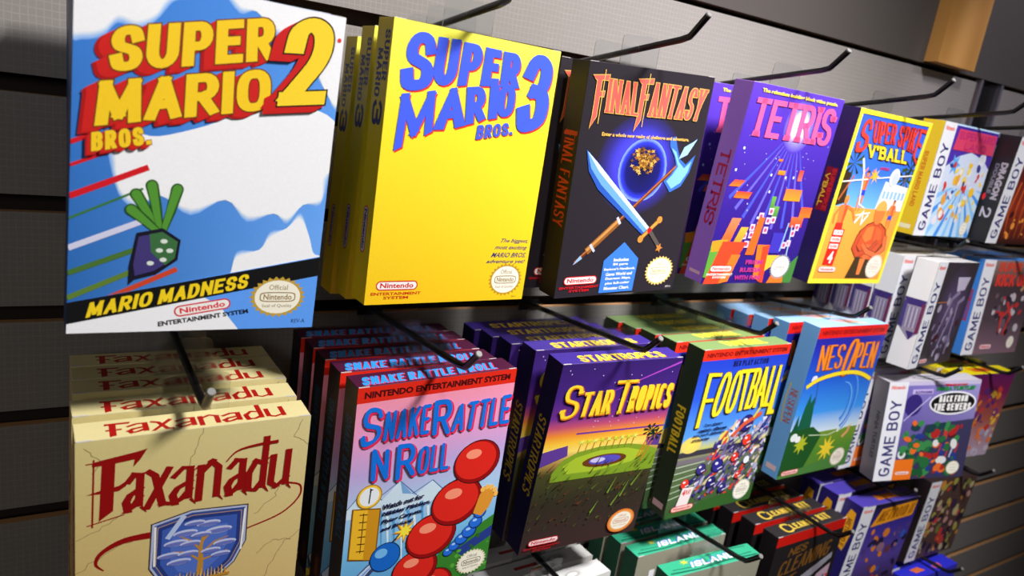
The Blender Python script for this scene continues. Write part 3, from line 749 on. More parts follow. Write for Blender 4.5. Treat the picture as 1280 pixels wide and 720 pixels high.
    A.poly([(68, 148), (100, 152), (104, 172), (60, 172)], rgb(70, 52, 30)); A.poly([(76, 150), (86, 150), (84, 168), (78, 168)], sk1)
    A.line([(5.2, 71.4), (46, 66)], 1.4, WHITE); A.line([(60, 64), (122, 56.4)], 1.4, WHITE)
    A.ell(91, 61, 8.5, 9.5, rgb(238, 240, 252)); A.ell(92.5, 62.6, 6, 7, rgb(206, 214, 240))
    A.text('A NINTENDO', quad(60, 52, 78, 55), RED, .03)
    for u in (0, 122.4): A.rect(u, 0, u + 5, 178, Yl)
    A.rect(0, 0, 127, 4.5, Yl); A.rect(0, 173.5, 127, 178, Yl)
    T = Art(127, 178, 60); rd = rgb(240, 66, 50); dk = rgb(90, 30, 50)
    for g, c in ((.03, dk), (0, rd)):
        T.word('S', [(12, 8.6), (8, 43.5), (25.4, 8.6), (27.4, 38.5)], c, .15, .12, 0, grow=g * .4)
        T.word('UPER', [(27.6, 8.6), (33.4, 30.2), (66.2, 8.6), (71.8, 28.2)], c, .15, .12, .06, grow=g * .5, serif=.1)
        T.word('SPIK', [(71.4, 8.4), (76.6, 29.2), (106.8, 8), (108, 33.6)], c, .135, .11, .06, grow=g * .5, serif=.09)
        T.word('E', [(108.6, 8), (110, 36), (120.6, 8.2), (120.9, 45)], c, .13, .1, 0, grow=g * .5)
    for g, c in ((.06, dk), (0, rgb(255, 226, 50))):
        T.word("V'BALL", [(28.5, 32), (33, 44.6), (98.6, 32.0), (103.2, 45.6)], c, .25, .2, .13, grow=g, serif=.2)
    R_ = Art(127, 178, 60)
    R_.poly([(15.4, 118), (34, 119.5), (32.0, 158.5), (14.6, 157.5)], rgb(232, 40, 30))
    A = A
    for i, (t, u0, u1) in enumerate((('1, 2, 3', 17, 32), ('OR EVEN', 15.5, 31.5), ('PLAYERS', 16.4, 31))): R_.rect(u0, 120.4 + i * 7.4, u1, 125.6 + i * 7.4, rgb(240, 236, 230)); R_.text(t, quad(u0 + 1.6, 121.6 + i * 7.4, u1 - 1.6, 124.6 + i * 7.4), rgb(232, 40, 30), .04)
    R_.word('4', quad(19, 143, 28, 156), WHITE, .2, .2) if '4' in G else R_.text('4', quad(20, 143, 28, 156), WHITE, .04)
    B = Art(127, 178, 60); badge(B, 25, 162.6, 29, 6.2, rgb(240, 150, 130), WHITE, None)
    S = Art(127, 178, 60); seal(S, 106.5, 158.5, 14.6, 13.5, rgb(246, 226, 200), rgb(226, 190, 170))
    X = Art(21, 178)
    X.rect(4, 60, 17, 104, rgb(126, 14, 34))
    X.word('SUPER', [(5, 61), (10, 61), (5, 84), (10, 84)], rgb(206, 40, 40), .24, .2, .1); X.word('SPIKE', [(5, 80), (10, 80), (5, 103), (10, 103)], rgb(206, 40, 40), .24, .2, .1)
    X.word("V'BALL", [(11, 66), (16.4, 66), (11, 100), (16.4, 100)], rgb(226, 180, 40), .24, .2, .1)
    return [('front_artwork', 'f', A, 'beach scene with volleyball players and a white ball'), ('title_lettering', 'f', T, 'red slab lettering over smaller yellow word'), ('player_count_flash', 'f', R_, None), ('maker_badge', 'f', B, None),
            ('quality_seal', 'f', S, None), ('spine_lettering', 'l', X, None)]

def gb_strip(u1=26, navy=rgb(44, 40, 110), fill=rgb(236, 236, 240)):
    S = Art(127, 127, 50)
    S.rect(0, 0, u1, 127, fill)
    S.word('GAME BOY', [(6, 121), (21, 121), (6, 23), (21, 23)], navy, .17, .15, .13)
    S.text('Nintendo', quad(3.5, 4, u1 - 3.5, 9), rgb(236, 110, 100), .04)
    return S
def blobs(A, seed, n, box, cols, r=(2, 6), el=1.0):
    rnd = random.Random(seed)
    for i in range(n):
        x, y = rnd.uniform(box[0], box[2]), rnd.uniform(box[1], box[3]); a = rnd.uniform(r[0], r[1])
        A.ell(x, y, a, a * rnd.uniform(.5, 1) * el, rnd.choice(cols), 10, rnd.uniform(0, 180))

def p_gb_yellow(dims):
    A = Art(127, 127)
    A.rect(0, 0, 127, 127, rgb(196, 226, 250))
    for i in range(12):
        a0, a1 = math.radians(8 + i * 15), math.radians(14 + i * 15)
        A.poly([(80, 62), (80 + 150 * math.cos(a0), 62 + 150 * math.sin(a0)), (80 + 150 * math.cos(a1), 62 + 150 * math.sin(a1))], rgb(70, 150, 236) if i % 2 else rgb(140, 200, 250))
    A.rect(26, 2.5, 127, 48, rgb(80, 50, 170))
    A.poly([(26, 48), (50, 34), (76, 28), (108, 34), (127, 44), (127, 70), (26, 70)], rgb(214, 224, 244))
    A.star(46, 44, 6, 13, 6, rgb(90, 170, 240)); A.ell(106, 34, 8, 8, rgb(240, 244, 250))
    blobs(A, 3, 60, (36, 42, 120, 112), [rgb(250, 200, 40), rgb(240, 170, 60), rgb(246, 240, 236), rgb(236, 230, 240), rgb(220, 60, 50), rgb(60, 60, 140), rgb(250, 220, 90)], (2, 6.5))
    A.rect(26, 2, 127, 3, rgb(80, 50, 170))
    T = Art(127, 127, 60)
    T.poly([(34, 5), (124, 5), (126, 28), (31, 28)], rgb(222, 66, 104))
    T.word('SUPER MARIO', quad(37, 7, 122, 16), rgb(190, 40, 110), .24, .2, .12); T.word('LAND', quad(54, 18, 106, 27), rgb(190, 40, 110), .24, .2, .12)
    S = Art(127, 127, 60); seal(S, 110, 116.5, 9, 8.6, rgb(230, 220, 200), rgb(190, 180, 160), True)
    X = Art(24.5, 127)
    X.word('SUPER MARIO LAND', [(8, 34), (13, 34), (8, 96), (13, 96)], rgb(214, 110, 20), .22, .2, .12)
    X.rect(5, 116, 19, 121, rgb(246, 236, 190))
    return [('front_artwork', 'f', A, 'blue rays behind a patchwork of bright spots'), ('title_panel', 'f', T, None), ('side_strip', 'f', gb_strip(), 'white strip with upright navy lettering'), ('quality_seal', 'f', S, None), ('spine_lettering', 'l', X, None)]
def p_gb_black(dims):
    A = Art(127, 127)
    A.grad([(0, rgb(24, 18, 20)), (40, rgb(90, 26, 22)), (80, rgb(150, 50, 28)), (127, rgb(50, 24, 20))])
    for i in range(14): A.line([(30 + i * 7, 20 + (i * 31) % 40), (22 + i * 8, 70 + (i * 17) % 40), (34 + i * 6, 120)], 3, rgb(214, 100, 40) if i % 2 else rgb(120, 36, 24), (1, .2))
    blobs(A, 9, 16, (30, 60, 120, 120), [rgb(240, 150, 60), rgb(60, 20, 20)], (2, 5))
    X = Art(24.5, 127)
    X.text('DRAGON', [(4, 32), (12, 32), (4, 76), (12, 76)], rgb(170, 160, 170), .06); X.text('DOUBLE', [(13.4, 34), (18, 34), (13.4, 70), (18, 70)], rgb(120, 110, 126), .04)
    X.word('2', [(5, 86), (17, 86), (5, 98), (17, 98)], rgb(190, 180, 190), .2, .16)
    X.ell(19, 74, 2, 4, RED)
    return [('front_artwork', 'f', A, 'fiery red and orange streaks'), ('side_strip', 'f', gb_strip(), 'white strip with upright navy lettering'), ('spine_lettering', 'l', X, None)]

def p_cream(dims):
    A = Art(127, 178); cr = rgb(222, 204, 138)
    A.grad4(0, 0, 127, 178, rgb(222, 206, 140), rgb(230, 214, 154), rgb(222, 186, 120), rgb(206, 164, 98), 8)
    ck = rgb(150, 128, 84)
    def crack(pts, s=3):
        r = random.Random(s); P = [pts[0]]
        for a, b in zip(pts, pts[1:]):
            for k in range(1, 6):
                t = k / 5; P.append((a[0] + (b[0] - a[0]) * t + r.uniform(-1.1, 1.1), a[1] + (b[1] - a[1]) * t + r.uniform(-.9, .9)))
        A.line(P, .38, ck)
    for i, c in enumerate(([(64, 0), (60, 14), (56, 24)], [(0, 62), (14, 56), (24, 48)], [(0, 84), (18, 72), (34, 66)], [(122, 2), (118, 14), (127, 20)], [(112, 48), (108, 56), (96, 66)], [(127, 84), (116, 92), (108, 112), (104, 120)], [(4, 4), (12, 12), (8, 22)], [(20, 110), (30, 120), (24, 136)], [(100, 96), (110, 88), (122, 90)], [(8, 130), (20, 150), (14, 170)])): crack(c, i)
    dr = rgb(150, 12, 12)
    A.line(spline([(39.5, 67), (24, 67.5), (13, 73), (10, 80), (14, 85.5)], 6), 4.6, dr, (1, .15))
    A.line(spline([(116.6, 46.5), (124.5, 50), (124, 59), (113, 69), (92, 75.4)], 6), 1.3, dr, (1.1, .8))
    T = Art(127, 178, 60)
    T.poly([(8, 13.5), (12, 12.6), (31, 9.6), (35, 8.6), (31.5, 15), (28, 19.4), (28.6, 14.6), (19.2, 15.6), (18.4, 46), (11.4, 51.6), (12.6, 16), (8, 16)], dr)
    T.poly([(5, 33.4), (12, 31.6), (21, 30.2), (26, 26.8), (24.6, 31), (21, 33.6), (12, 33.8)], dr); T.line([(8.8, 11.6), (8.2, 55)], .9, dr); T.line([(5.6, 53.4), (24, 49.6)], .7, dr); T.line([(5, 14), (14, 13.6)], .7, dr)
    for ch, u0, u1, top in (('a', 22.4, 33.8, 8.6), ('x', 33.4, 48.2, 8.6), ('a', 46.6, 60.2, 8.8), ('n', 61, 75.4, 9), ('a', 77, 89.8, 8.8), ('d', 89, 102.6, 10.4), ('u', 103, 116.6, 10)):
        T.word(ch, [(u0 + 1.6, top), (u0, 49.2), (u1 + .8, top), (u1, 48.8)], dr, .105, .06, 0)
        if ch in 'nu': T.line([(u0 + 1.5, 25), (u0 - 1.6, 27.6)], 1.4, dr, (1, .2)); T.line([(u1 - 1, 47), (u1 + 1.8, 50.6)], 1.8, dr, (1, .2))
        if ch in 'ad': T.line([(u1 - 1.4, 46), (u1 + 1.6, 50.4)], 2.0, dr, (1, .2))
    T.L += 1
    T.line(spline([(78, 24.4), (84, 18), (96, 15.6), (108, 15.2)], 5), 1.5, dr, (.4, 1.6))
    S = Art(127, 178, 60)
    sh = [(39.0, 60.5), (60.3, 55.4), (91.8, 58.0), (92, 84), (86, 98), (67.6, 116), (46, 106), (38.3, 90.8)]
    cx, cy = 65, 84
    def scl(k): return [(cx + (x - cx) * k, cy + (y - cy) * k) for x, y in sh]
    S.poly(scl(1.04), rgb(70, 56, 60)); S.poly(scl(1.01), rgb(186, 196, 226)); S.poly(scl(.965), rgb(60, 80, 150)); S.poly(scl(.90), rgb(206, 160, 120)); S.poly(scl(.885), rgb(40, 60, 130)); S.poly(scl(.80), rgb(64, 96, 186))
    S.poly([(cx + (x - cx) * .6, cy + (y - cy) * .6) for x, y in sh], rgb(84, 116, 204))
    S.line([(56, 57.5), (47, 72)], 3, rgb(190, 206, 240)); S.line([(91, 60), (90, 90)], 1.2, WHITE); S.line([(40.4, 62), (40.4, 90)], 1.2, WHITE)
    gd = rgb(196, 140, 50)
    S.line([(66, 103), (66.5, 92), (66, 82), (68, 72)], 3, gd, (1.3, .5))
    for p in ([(66, 92), (58, 84), (50, 82)], [(66, 88), (74, 80), (82, 78)], [(66, 84), (60, 76), (54, 72)], [(66, 92), (76, 90), (82, 88)], [(67, 78), (74, 70)]): S.line(p, 1.3, gd, (1.2, .4))
    for x, y, r in ((57, 70, 7), (70, 66, 7), (62, 64, 6), (76, 72, 8), (52, 76, 7), (60, 78, 6), (80, 82, 7), (48, 84, 6.4), (54, 90, 7), (72, 86, 6), (66, 73, 6), (78, 90, 6), (59, 85, 6)):
        S.ell(x, y, r, r * .32, rgb(200, 206, 240), 12); S.ell(x, y + .7, r * .9, r * .2, rgb(110, 120, 196), 12)
    for k in range(16): S.line([(50 + k * 2.1, 106), (51 + k * 2, 100.5 - (k % 3))], 1.1, rgb(226, 160, 60) if k % 2 else rgb(240, 200, 110), (1, .3))
    S.rect(50, 105, 84, 107, gd)
    Y = Art(127, 21, 20); D = rgb(176, 20, 16)
    Y.poly([(15, 16.6), (28, 16.6), (27, 14.6), (20.5, 14.8), (20, 3), (16.6, 2), (17, 14.6), (14.6, 14.4)], D); Y.rect(15, 8.4, 23, 10, D)
    Y.word('axanadu', [(25, 20), (25, 3.2), (113, 20.4), (113, 3.2)], D, .17, .09, .05)
    X = Art(21, 178); X.text('Faxanadu', [(4, 40), (17, 40), (4, 120), (17, 120)], D, .02)
    return [('front_artwork', 'f', A, 'cracked parchment with a red flourish'), ('title_lettering', 'f', T, 'dark red calligraphic lettering'), ('shield_emblem', 'f', S, 'blue shield with a gold tree'), ('lid_lettering', 't', Y, 'red lettering'), ('spine_lettering', 'l', X, None)]

def p_snake(dims):
    A = Art(127, 178)
    A.grad([(11, rgb(246, 150, 176)), (40, rgb(236, 160, 206)), (66, rgb(196, 170, 226)), (92, rgb(176, 206, 240)), (130, rgb(120, 190, 236)), (178, rgb(80, 150, 210))])
    A.rect(0, 0, 127, 11.5, rgb(224, 40, 22))
    dk = rgb(74, 10, 14)
    A.text('NINTENDO ENTERTAINMENT SYSTEM', quad(5, 3.4, 122, 8.4), dk, .05)
    A.poly([(0, 92), (14, 76), (26, 90), (39, 77), (52, 92), (66, 82), (80, 96), (80, 100), (0, 100)], rgb(210, 230, 246)); 
    for p in ([(0, 92), (14, 76), (26, 90)], [(22, 88), (39, 77), (54, 92)], [(50, 90), (66, 82), (78, 94)]): A.line(p, .6, rgb(50, 90, 150))
    A.poly([(14, 76), (18, 84), (14, 90), (22, 86)], rgb(120, 170, 220)); A.poly([(39, 77), (42, 88), (50, 90)], rgb(120, 170, 220))
    for i in range(9): A.line([(26 + i * 5.5, 98 + (i % 3) * 5), (30 + i * 6, 134 + (i % 4) * 6)], 2.2, rgb(226, 242, 252) if i % 2 else rgb(84, 160, 220), (1, .3))
    A.poly([(60, 178), (66, 160), (90, 142), (110, 134), (127, 126), (127, 178)], rgb(56, 130, 44)); A.poly([(96, 150), (127, 136), (127, 146), (100, 158)], rgb(40, 60, 140))
    blobs(A, 4, 26, (88, 140, 127, 178), [rgb(90, 170, 60), rgb(40, 100, 40)], (1, 2.4))
    A.poly([(4, 92), (26, 96), (26, 140), (4, 134)], rgb(130, 84, 20)); A.poly([(5, 93), (25, 97), (25, 139), (5, 133)], rgb(246, 190, 46)); A.poly([(16, 95.4), (25, 97), (25, 139), (16, 136.6)], rgb(214, 150, 30))
    for i in range(6): A.line([(10, 98 + i * 6), (16, 99 + i * 6)], .8, rgb(80, 50, 10))
    A.line([(13, 97), (13, 130)], .6, rgb(80, 50, 10))
    A.ell(16, 84.6, 9.6, 9.6, rgb(180, 130, 30)); A.ell(16, 84.6, 8.8, 8.8, rgb(250, 206, 60)); A.ell(16, 84.6, 7.4, 7.4, rgb(240, 244, 250)); A.line([(16, 90), (16.6, 79)], 1, BLACK); A.star(16.7, 79.4, .8, 2, 3, BLACK)
    A.poly([(0, 160), (20, 142), (34, 134), (38, 138), (24, 150), (2, 172)], rgb(60, 70, 110)); A.poly([(1, 160), (20, 143.5), (33, 136), (22, 147), (3, 168)], rgb(196, 216, 244)); A.poly([(4, 160), (20, 146), (26, 142), (16, 152)], rgb(120, 160, 226))
    A.ell(33.6, 139, 12.4, 12.4, rgb(14, 40, 90)); A.ell(33.6, 139, 11.6, 11.6, rgb(26, 106, 206)); A.ell(30, 135, 5, 4, rgb(120, 190, 246)); A.line([(38, 128), (44, 122)], 1.6, rgb(60, 60, 70))
    A.star(47.5, 120.5, 4, 10.5, 8, rgb(240, 150, 30)); A.star(47.5, 120.5, 3, 8.4, 8, rgb(255, 236, 70), rot=.1)
    A.star(4, 176, 4, 12, 8, rgb(255, 230, 60))
    # a plain chain of red balls and of small blue ones
    def ball(x, y, r, c, hl, sh):
        A.ell(x, y, r * 1.03, r * .9 * 1.04, BLACK); A.ell(x, y, r, r * .9, sh); A.ell(x - r * .06, y - r * .06, r * .9, r * .8, c); A.ell(x - r * .2, y - r * .36, r * .34, r * .2, hl)
    rd = (rgb(226, 40, 30), rgb(255, 150, 120), rgb(150, 14, 16))
    ball(78, 178, 17, *rd); ball(60, 158, 19, *rd); ball(71, 131, 21, *rd); ball(90, 106, 22, *rd); ball(103, 74, 20, *rd)
    for x, y, r in ((88, 150, 4.5), (93, 146, 5), (99, 141, 6), (105, 136, 6.5), (110, 129, 6), (113, 121, 5.4)): ball(x, y, r, rgb(40, 110, 220), rgb(170, 210, 255), rgb(16, 50, 130))
    A.poly([(106, 120), (110, 104), (114, 98), (120, 100), (124, 108), (120, 118), (114, 124)], rgb(226, 150, 50)); 
    for x, y in ((112, 100), (116, 98.6), (120, 99.6), (123.4, 102.6), (125.2, 106.6)): A.ell(x, y, 2.1, 2.3, rgb(250, 190, 90))
    for i, (t, u1) in enumerate((('Watch out for', 60), ('Nibbley Pibbleys,', 66), ('Flying Carpets,', 60), ('and Bigfoot!', 53))):
        A.text(t, [(27 + .3 * i, 93.6 + i * 6.3), (27.2, 98 + i * 6.3), (u1, 91.4 + i * 6.3), (u1, 95.6 + i * 6.3)], rgb(20, 16, 60), .04, .15)
    T = Art(127, 178, 60); bl, pk = rgb(20, 116, 226), rgb(236, 40, 90)
    W = [('S', [(6, 14), (4, 46), (19.6, 16), (19.6, 40.5)]), ('NAKE', [(22, 19.5), (21, 42), (56.6, 18.4), (57, 42)]), ('R', [(58.4, 16.4), (59.6, 44.4), (74, 16.4), (74.4, 45.4)]), ('ATTLE', [(77, 22), (75, 44), (125.4, 20.2), (126.6, 45)]),
         ('N', [(14, 46.4), (15, 72), (27.5, 48.8), (28.4, 72.5)]), ('R', [(33, 46.4), (34, 75.6), (47.5, 47), (49.6, 73.6)]), ('OLL', [(51, 51.5), (50.4, 74), (76.3, 51.8), (77.4, 74.4)])]
    for dx, dy, c, g in ((1.3, 1.3, pk, .02), (0, 0, bl, 0)):
        T.up()
        for t, q in W:
            k = (2.8 if len(t) > 1 else 3.9) / (q[1][1] - q[0][1])
            T.word(t, q, c, k, k, .05, grow=g, off=(dx, dy), rnd=True)
    S = Art(127, 178, 60); seal(S, 111, 165.4, 13.6, 11, rgb(240, 230, 200), rgb(110, 90, 60))
    Y = Art(127, 21, 20); 
    for dx, c in ((.8, rgb(226, 40, 80)), (0, rgb(50, 160, 250))):
        Y.word('SNAKE RATTLE N ROLL', [(7 + dx, 15.4 - dx), (6 + dx, 3 - dx), (114 + dx, 15 - dx), (113 + dx, 3.4 - dx)], c, .2, .17, .07, slant=.25)
    X = Art(21, 178); X.word('SNAKE RATTLE N ROLL', [(5, 24), (15, 24), (5, 122), (15, 122)], rgb(16, 66, 110), .18, .16, .08)
    X.rect(6, 152, 12, 168, rgb(90, 40, 30))
    return [('front_artwork', 'f', A, 'mountains, clock, cabinet and chain of red balls under a red strip'), ('title_lettering', 'f', T, 'bouncing blue lettering with pink shadow'), ('quality_seal', 'f', S, None), ('lid_lettering', 't', Y, 'blue lettering'), ('spine_lettering', 'l', X, None)]

def p_star(dims):
    A = Art(127, 178)
    A.grad([(0, rgb(54, 30, 104)), (28, rgb(66, 34, 124)), (48, rgb(108, 44, 140)), (57, rgb(196, 80, 110)), (64, rgb(240, 140, 50)), (72, rgb(250, 200, 60)), (80, rgb(250, 220, 110)), (88, rgb(190, 150, 80)), (100, rgb(70, 70, 34)), (130, rgb(52, 46, 34)), (178, rgb(64, 44, 44))])
    A.line([(58, 27), (127, 4)], 1.5, rgb(176, 70, 196), (.3, 1.2)); A.line([(30, 64), (127, 66)], 1.6, rgb(110, 50, 150)); A.line([(60, 72), (127, 74)], 1.2, rgb(226, 120, 70))
    rnd = random.Random(2)
    for i in range(30): A.ell(rnd.uniform(4, 123), rnd.uniform(4, 60), .5, .5, rgb(240, 220, 255), 6)
    A.poly([(0, 78), (24, 74), (26, 84), (0, 92)], rgb(96, 60, 150)); A.poly([(110, 76), (127, 74), (127, 86), (112, 84)], rgb(96, 60, 140))
    A.poly([(14, 100), (22, 88), (36, 82), (60, 79), (90, 80), (112, 84), (127, 90), (127, 110), (14, 108)], rgb(128, 160, 40)); A.poly([(24, 94), (36, 87), (60, 83), (90, 84), (112, 90), (100, 99), (60, 103), (30, 102)], rgb(170, 196, 50))
    for i in range(9):
        x = 36 + i * 7.2; A.line([(x, 83), (x + 1.5, 74)], .7, rgb(150, 90, 30))
        A.star(x + 2, 72.6, 1.4, 4.6, 6, rgb(206, 226, 60) if i % 2 else rgb(226, 240, 110), .6)
    A.ell(68, 93.5, 24, 6, rgb(110, 60, 24)); A.ell(68, 93, 17.5, 4.2, rgb(90, 80, 190)); A.ell(60, 92.4, 8, 2.4, rgb(206, 200, 240))
    for i, (x, y) in enumerate(((104, 96), (107, 96), (110, 100))): A.line([(x, y), (x + 9 + i, 72)], 1.1, rgb(214, 110, 30))
    for x, y in ((113, 69), (119, 74)):
        for k in range(8): A.poly([(x, y), (x + 9 * math.cos(k * .8), y + 6 * math.sin(k * .8)), (x + 9 * math.cos(k * .8 + .35), y + 7 * math.sin(k * .8 + .35))], rgb(20, 44, 40))
    for i in range(150):
        x, y = rnd.uniform(0, 127), rnd.uniform(96, 158); a = rnd.uniform(-1.2, -.5); l = rnd.uniform(3, 9) * (1.2 - (y - 96) / 120)
        A.line([(x, y), (x + l * math.cos(a), y + l * math.sin(a))], rnd.uniform(.6, 1.6), rnd.choice([rgb(60, 76, 40), rgb(40, 36, 24), rgb(84, 50, 30), rgb(96, 116, 40), rgb(50, 60, 50), rgb(32, 26, 24), rgb(110, 60, 30)]), (1, .1))
    for p in ([(80, 128), (86, 112)], [(96, 134), (102, 118)], [(88, 142), (96, 128)], [(106, 124), (116, 108)], [(66, 146), (72, 134)]): A.line(p, 2, rgb(120, 150, 50), (1, .1))
    T = Art(127, 178, 60); yl = rgb(250, 216, 50)
    for g, o_, c in ((.02, 1.0, rgb(226, 120, 20)), (0, 0, yl)):
        T.up()
        for t, q in (('S', [(7, 17.4), (8, 48.6), (23.4, 18), (25.4, 45.6)]), ('TAR', [(26, 25), (27, 47), (57, 24.4), (59.6, 47)]), ('T', [(56.4, 16.6), (62, 48), (79, 17), (77.4, 47.8)]), ('ROPICS', [(75.4, 23), (77.6, 47), (122.5, 23), (126, 47)])):
            k = 27 / (q[1][1] - q[0][1])
            T.word(t, q, c, .145 * k, .09 * k, .05, grow=g, off=(o_ * .7, o_ * .7), serif=.1, slant=.12)
    B = Art(127, 178, 60); badge(B, 22, 166.4, 31, 6.4, RED, rgb(250, 230, 230), rgb(200, 20, 30))
    S = Art(127, 178, 60); S.ell(106, 161.5, 15.4, 12.4, rgb(236, 130, 50)); seal(S, 106, 161.5, 13.8, 11, rgb(244, 170, 90), rgb(210, 140, 110))
    Y = Art(127, 21, 20)
    for dx, c in ((.8, rgb(206, 120, 20)), (0, rgb(255, 230, 60))): Y.word('STARTROPICS', [(20 + dx, 14 - dx), (22 + dx, 3 - dx), (108 + dx, 14 - dx), (112 + dx, 3.4 - dx)], c, .22, .15, .09, serif=.14, slant=.2)
    X = Art(21, 178); X.word('STARTROPICS', [(4.5, 50), (15, 50), (4, 122), (15.5, 122)], rgb(210, 170, 40), .16, .1, .08, serif=.14, slant=.15)
    return [('front_artwork', 'f', A, 'tropical island at sunset above dark jungle'), ('title_lettering', 'f', T, 'yellow slanting lettering'), ('maker_badge', 'f', B, None), ('quality_seal', 'f', S, None), ('lid_lettering', 't', Y, 'yellow lettering'), ('spine_lettering', 'l', X, None)]

def p_foot(dims):
    A = Art(127, 178)
    A.grad([(10, rgb(36, 62, 196)), (50, rgb(44, 88, 216)), (92, rgb(90, 160, 240)), (104, rgb(200, 200, 120)), (116, rgb(110, 110, 104)), (130, rgb(90, 110, 70)), (178, rgb(60, 90, 50))])
    A.rect(0, 0, 127, 11, rgb(228, 48, 24)); A.text('NINTENDO ENTERTAINMENT SYSTEM', quad(5, 3.2, 122, 8), rgb(120, 10, 14), .05)
    A.word('NES PLAY ACTION', quad(45, 13.4, 97, 19.4), rgb(20, 22, 80), .26, .22, .12)
    A.rect(0, 106, 127, 112, rgb(60, 56, 66)); A.rect(0, 115, 127, 119, rgb(120, 110, 120)); A.glow(14, 99, 14, 9, [(0, rgb(255, 226, 90)), (1, rgb(236, 206, 110))]); A.glow(60, 97, 8, 8, [(0, rgb(255, 226, 90)), (1, rgb(226, 206, 110))])
    for i in range(6): A.line([(0, 122 + i * 7), (40, 120 + i * 6)], 1, rgb(190, 206, 180))
    rnd = random.Random(8)
    cols = [rgb(230, 226, 240), rgb(180, 174, 206), rgb(120, 112, 160), rgb(60, 44, 130), rgb(50, 38, 110), rgb(90, 84, 110), rgb(226, 60, 36), rgb(226, 206, 160)]
    for i in range(330):                  # a pile-up of plain padded players
        t = rnd.random(); x = rnd.uniform(6 + 58 * (1 - t) ** 1.0, 126); y = 84 + (172 - 84) * t + rnd.uniform(-7, 7)
        a = rnd.uniform(-1.3, -.1); l = rnd.uniform(4, 13); A.L -= .5
        A.line([(x, y), (x + l * math.cos(a) * .8, y + l * math.sin(a))], rnd.uniform(2, 5), rnd.choice(cols), (1, .5))
    for (x, y, r, c) in ((88, 84, 10, rgb(44, 34, 120)), (96, 104, 7, rgb(232, 60, 36)), (36, 128, 6.5, rgb(60, 50, 130)), (18, 142, 6, rgb(228, 60, 40)), (60, 128, 8, rgb(46, 40, 140)), (84, 122, 6, rgb(226, 50, 40)), (56, 146, 7, rgb(40, 34, 110)), (104, 128, 5, rgb(236, 236, 246)), (76, 156, 6, rgb(52, 44, 130)), (96, 144, 5, rgb(230, 60, 40))):
        A.ell(x, y, r, r, rgb(30, 26, 60)); A.ell(x - .6, y - .6, r * .88, r * .88, c); A.ell(x - r * .3, y - r * .4, r * .3, r * .2, rgb(240, 240, 250)); A.line([(x + r * .1, y + r * .45), (x + r * .9, y + r * .25)], 1.2, rgb(230, 230, 240))
    A.line([(70, 96), (84, 84), (108, 74)], 5, rgb(214, 90, 50)); A.line([(104, 66), (96, 78)], 3, rgb(220, 206, 90))
    A.poly([(16, 146), (32, 146.5), (28, 167), (12, 166)], rgb(240, 226, 224)); A.text('4', quad(17, 148, 21, 155), RED, .04); A.text('PLAY', quad(21.6, 149, 29, 154), RED, .04)
    A.poly([(0, 172), (127, 158), (127, 178), (0, 178)], rgb(52, 96, 40)) 
    for i, (t, u0, u1) in enumerate((('Two players', 24, 50), ('realistic offenses', 18, 58), ('and tough defensive', 12, 56), ('strategies', 12, 36))):
        A.text(t, quad(u0, 77 + i * 5.0, u1, 80.4 + i * 5.0), rgb(20, 24, 70), .04)
    T = Art(127, 178, 60); yl = rgb(255, 226, 40)
    for g, c in ((.012, rgb(120, 90, 20)), (0, yl)):
        T.up()
        T.word('F', [(12, 23), (11.4, 80), (30.4, 24), (31, 80)], c, .085, .06, 0, grow=g)
        for ch, q in (('O', [(32, 23.6), (27.6, 71), (47, 23.6), (44, 70)]), ('O', [(48.6, 23.2), (46.6, 69.4), (62.4, 23), (62, 68.4)]), ('T', [(58, 22.8), (62, 68), (78, 22.8), (80, 67.6)]), ('B', [(78, 22.8), (76.6, 67.2), (90, 22.8), (90.6, 67)]), ('A', [(88, 22.4), (90, 67), (103, 22.4), (105.6, 67)]), ('L', [(104.6, 22.2), (105.6, 67.4), (111.6, 22.2), (115, 67.4)]), ('L', [(115.4, 22), (115, 77), (121, 22), (126, 77)])):
            T.word(ch, q, c, .105, .085, 0, grow=g)
    B = Art(127, 178, 60); badge(B, 22, 169, 31, 6.4, RED, rgb(246, 214, 204), None)
    S = Art(127, 178, 60); seal(S, 108.5, 163, 13, 12, rgb(236, 232, 224), rgb(170, 160, 150))
    Y = Art(127, 21, 20); Y.word('FOOTBALL', [(36, 17), (41, 5.6), (96, 19), (98, 5.6)], rgb(255, 232, 60), .24, .2, .03)
    Y.text('NES PLAY ACTION', quad(44, 19.6, 90, 17.6), rgb(40, 50, 30), .04)
    X = Art(21, 178); X.word('FOOTBALL', [(5, 61), (16, 61), (5, 111), (16, 111)], rgb(222, 184, 30), .2, .17, .09)
    X.rect(4, 164, 18, 170.5, rgb(206, 160, 160))
    return [('front_artwork', 'f', A, 'heap of padded players under a blue sky and red strip'), ('title_lettering', 'f', T, 'tall yellow lettering'), ('maker_badge', 'f', B, None), ('quality_seal', 'f', S, None), ('lid_lettering', 't', Y, 'yellow lettering'), ('spine_lettering', 'l', X, None)]

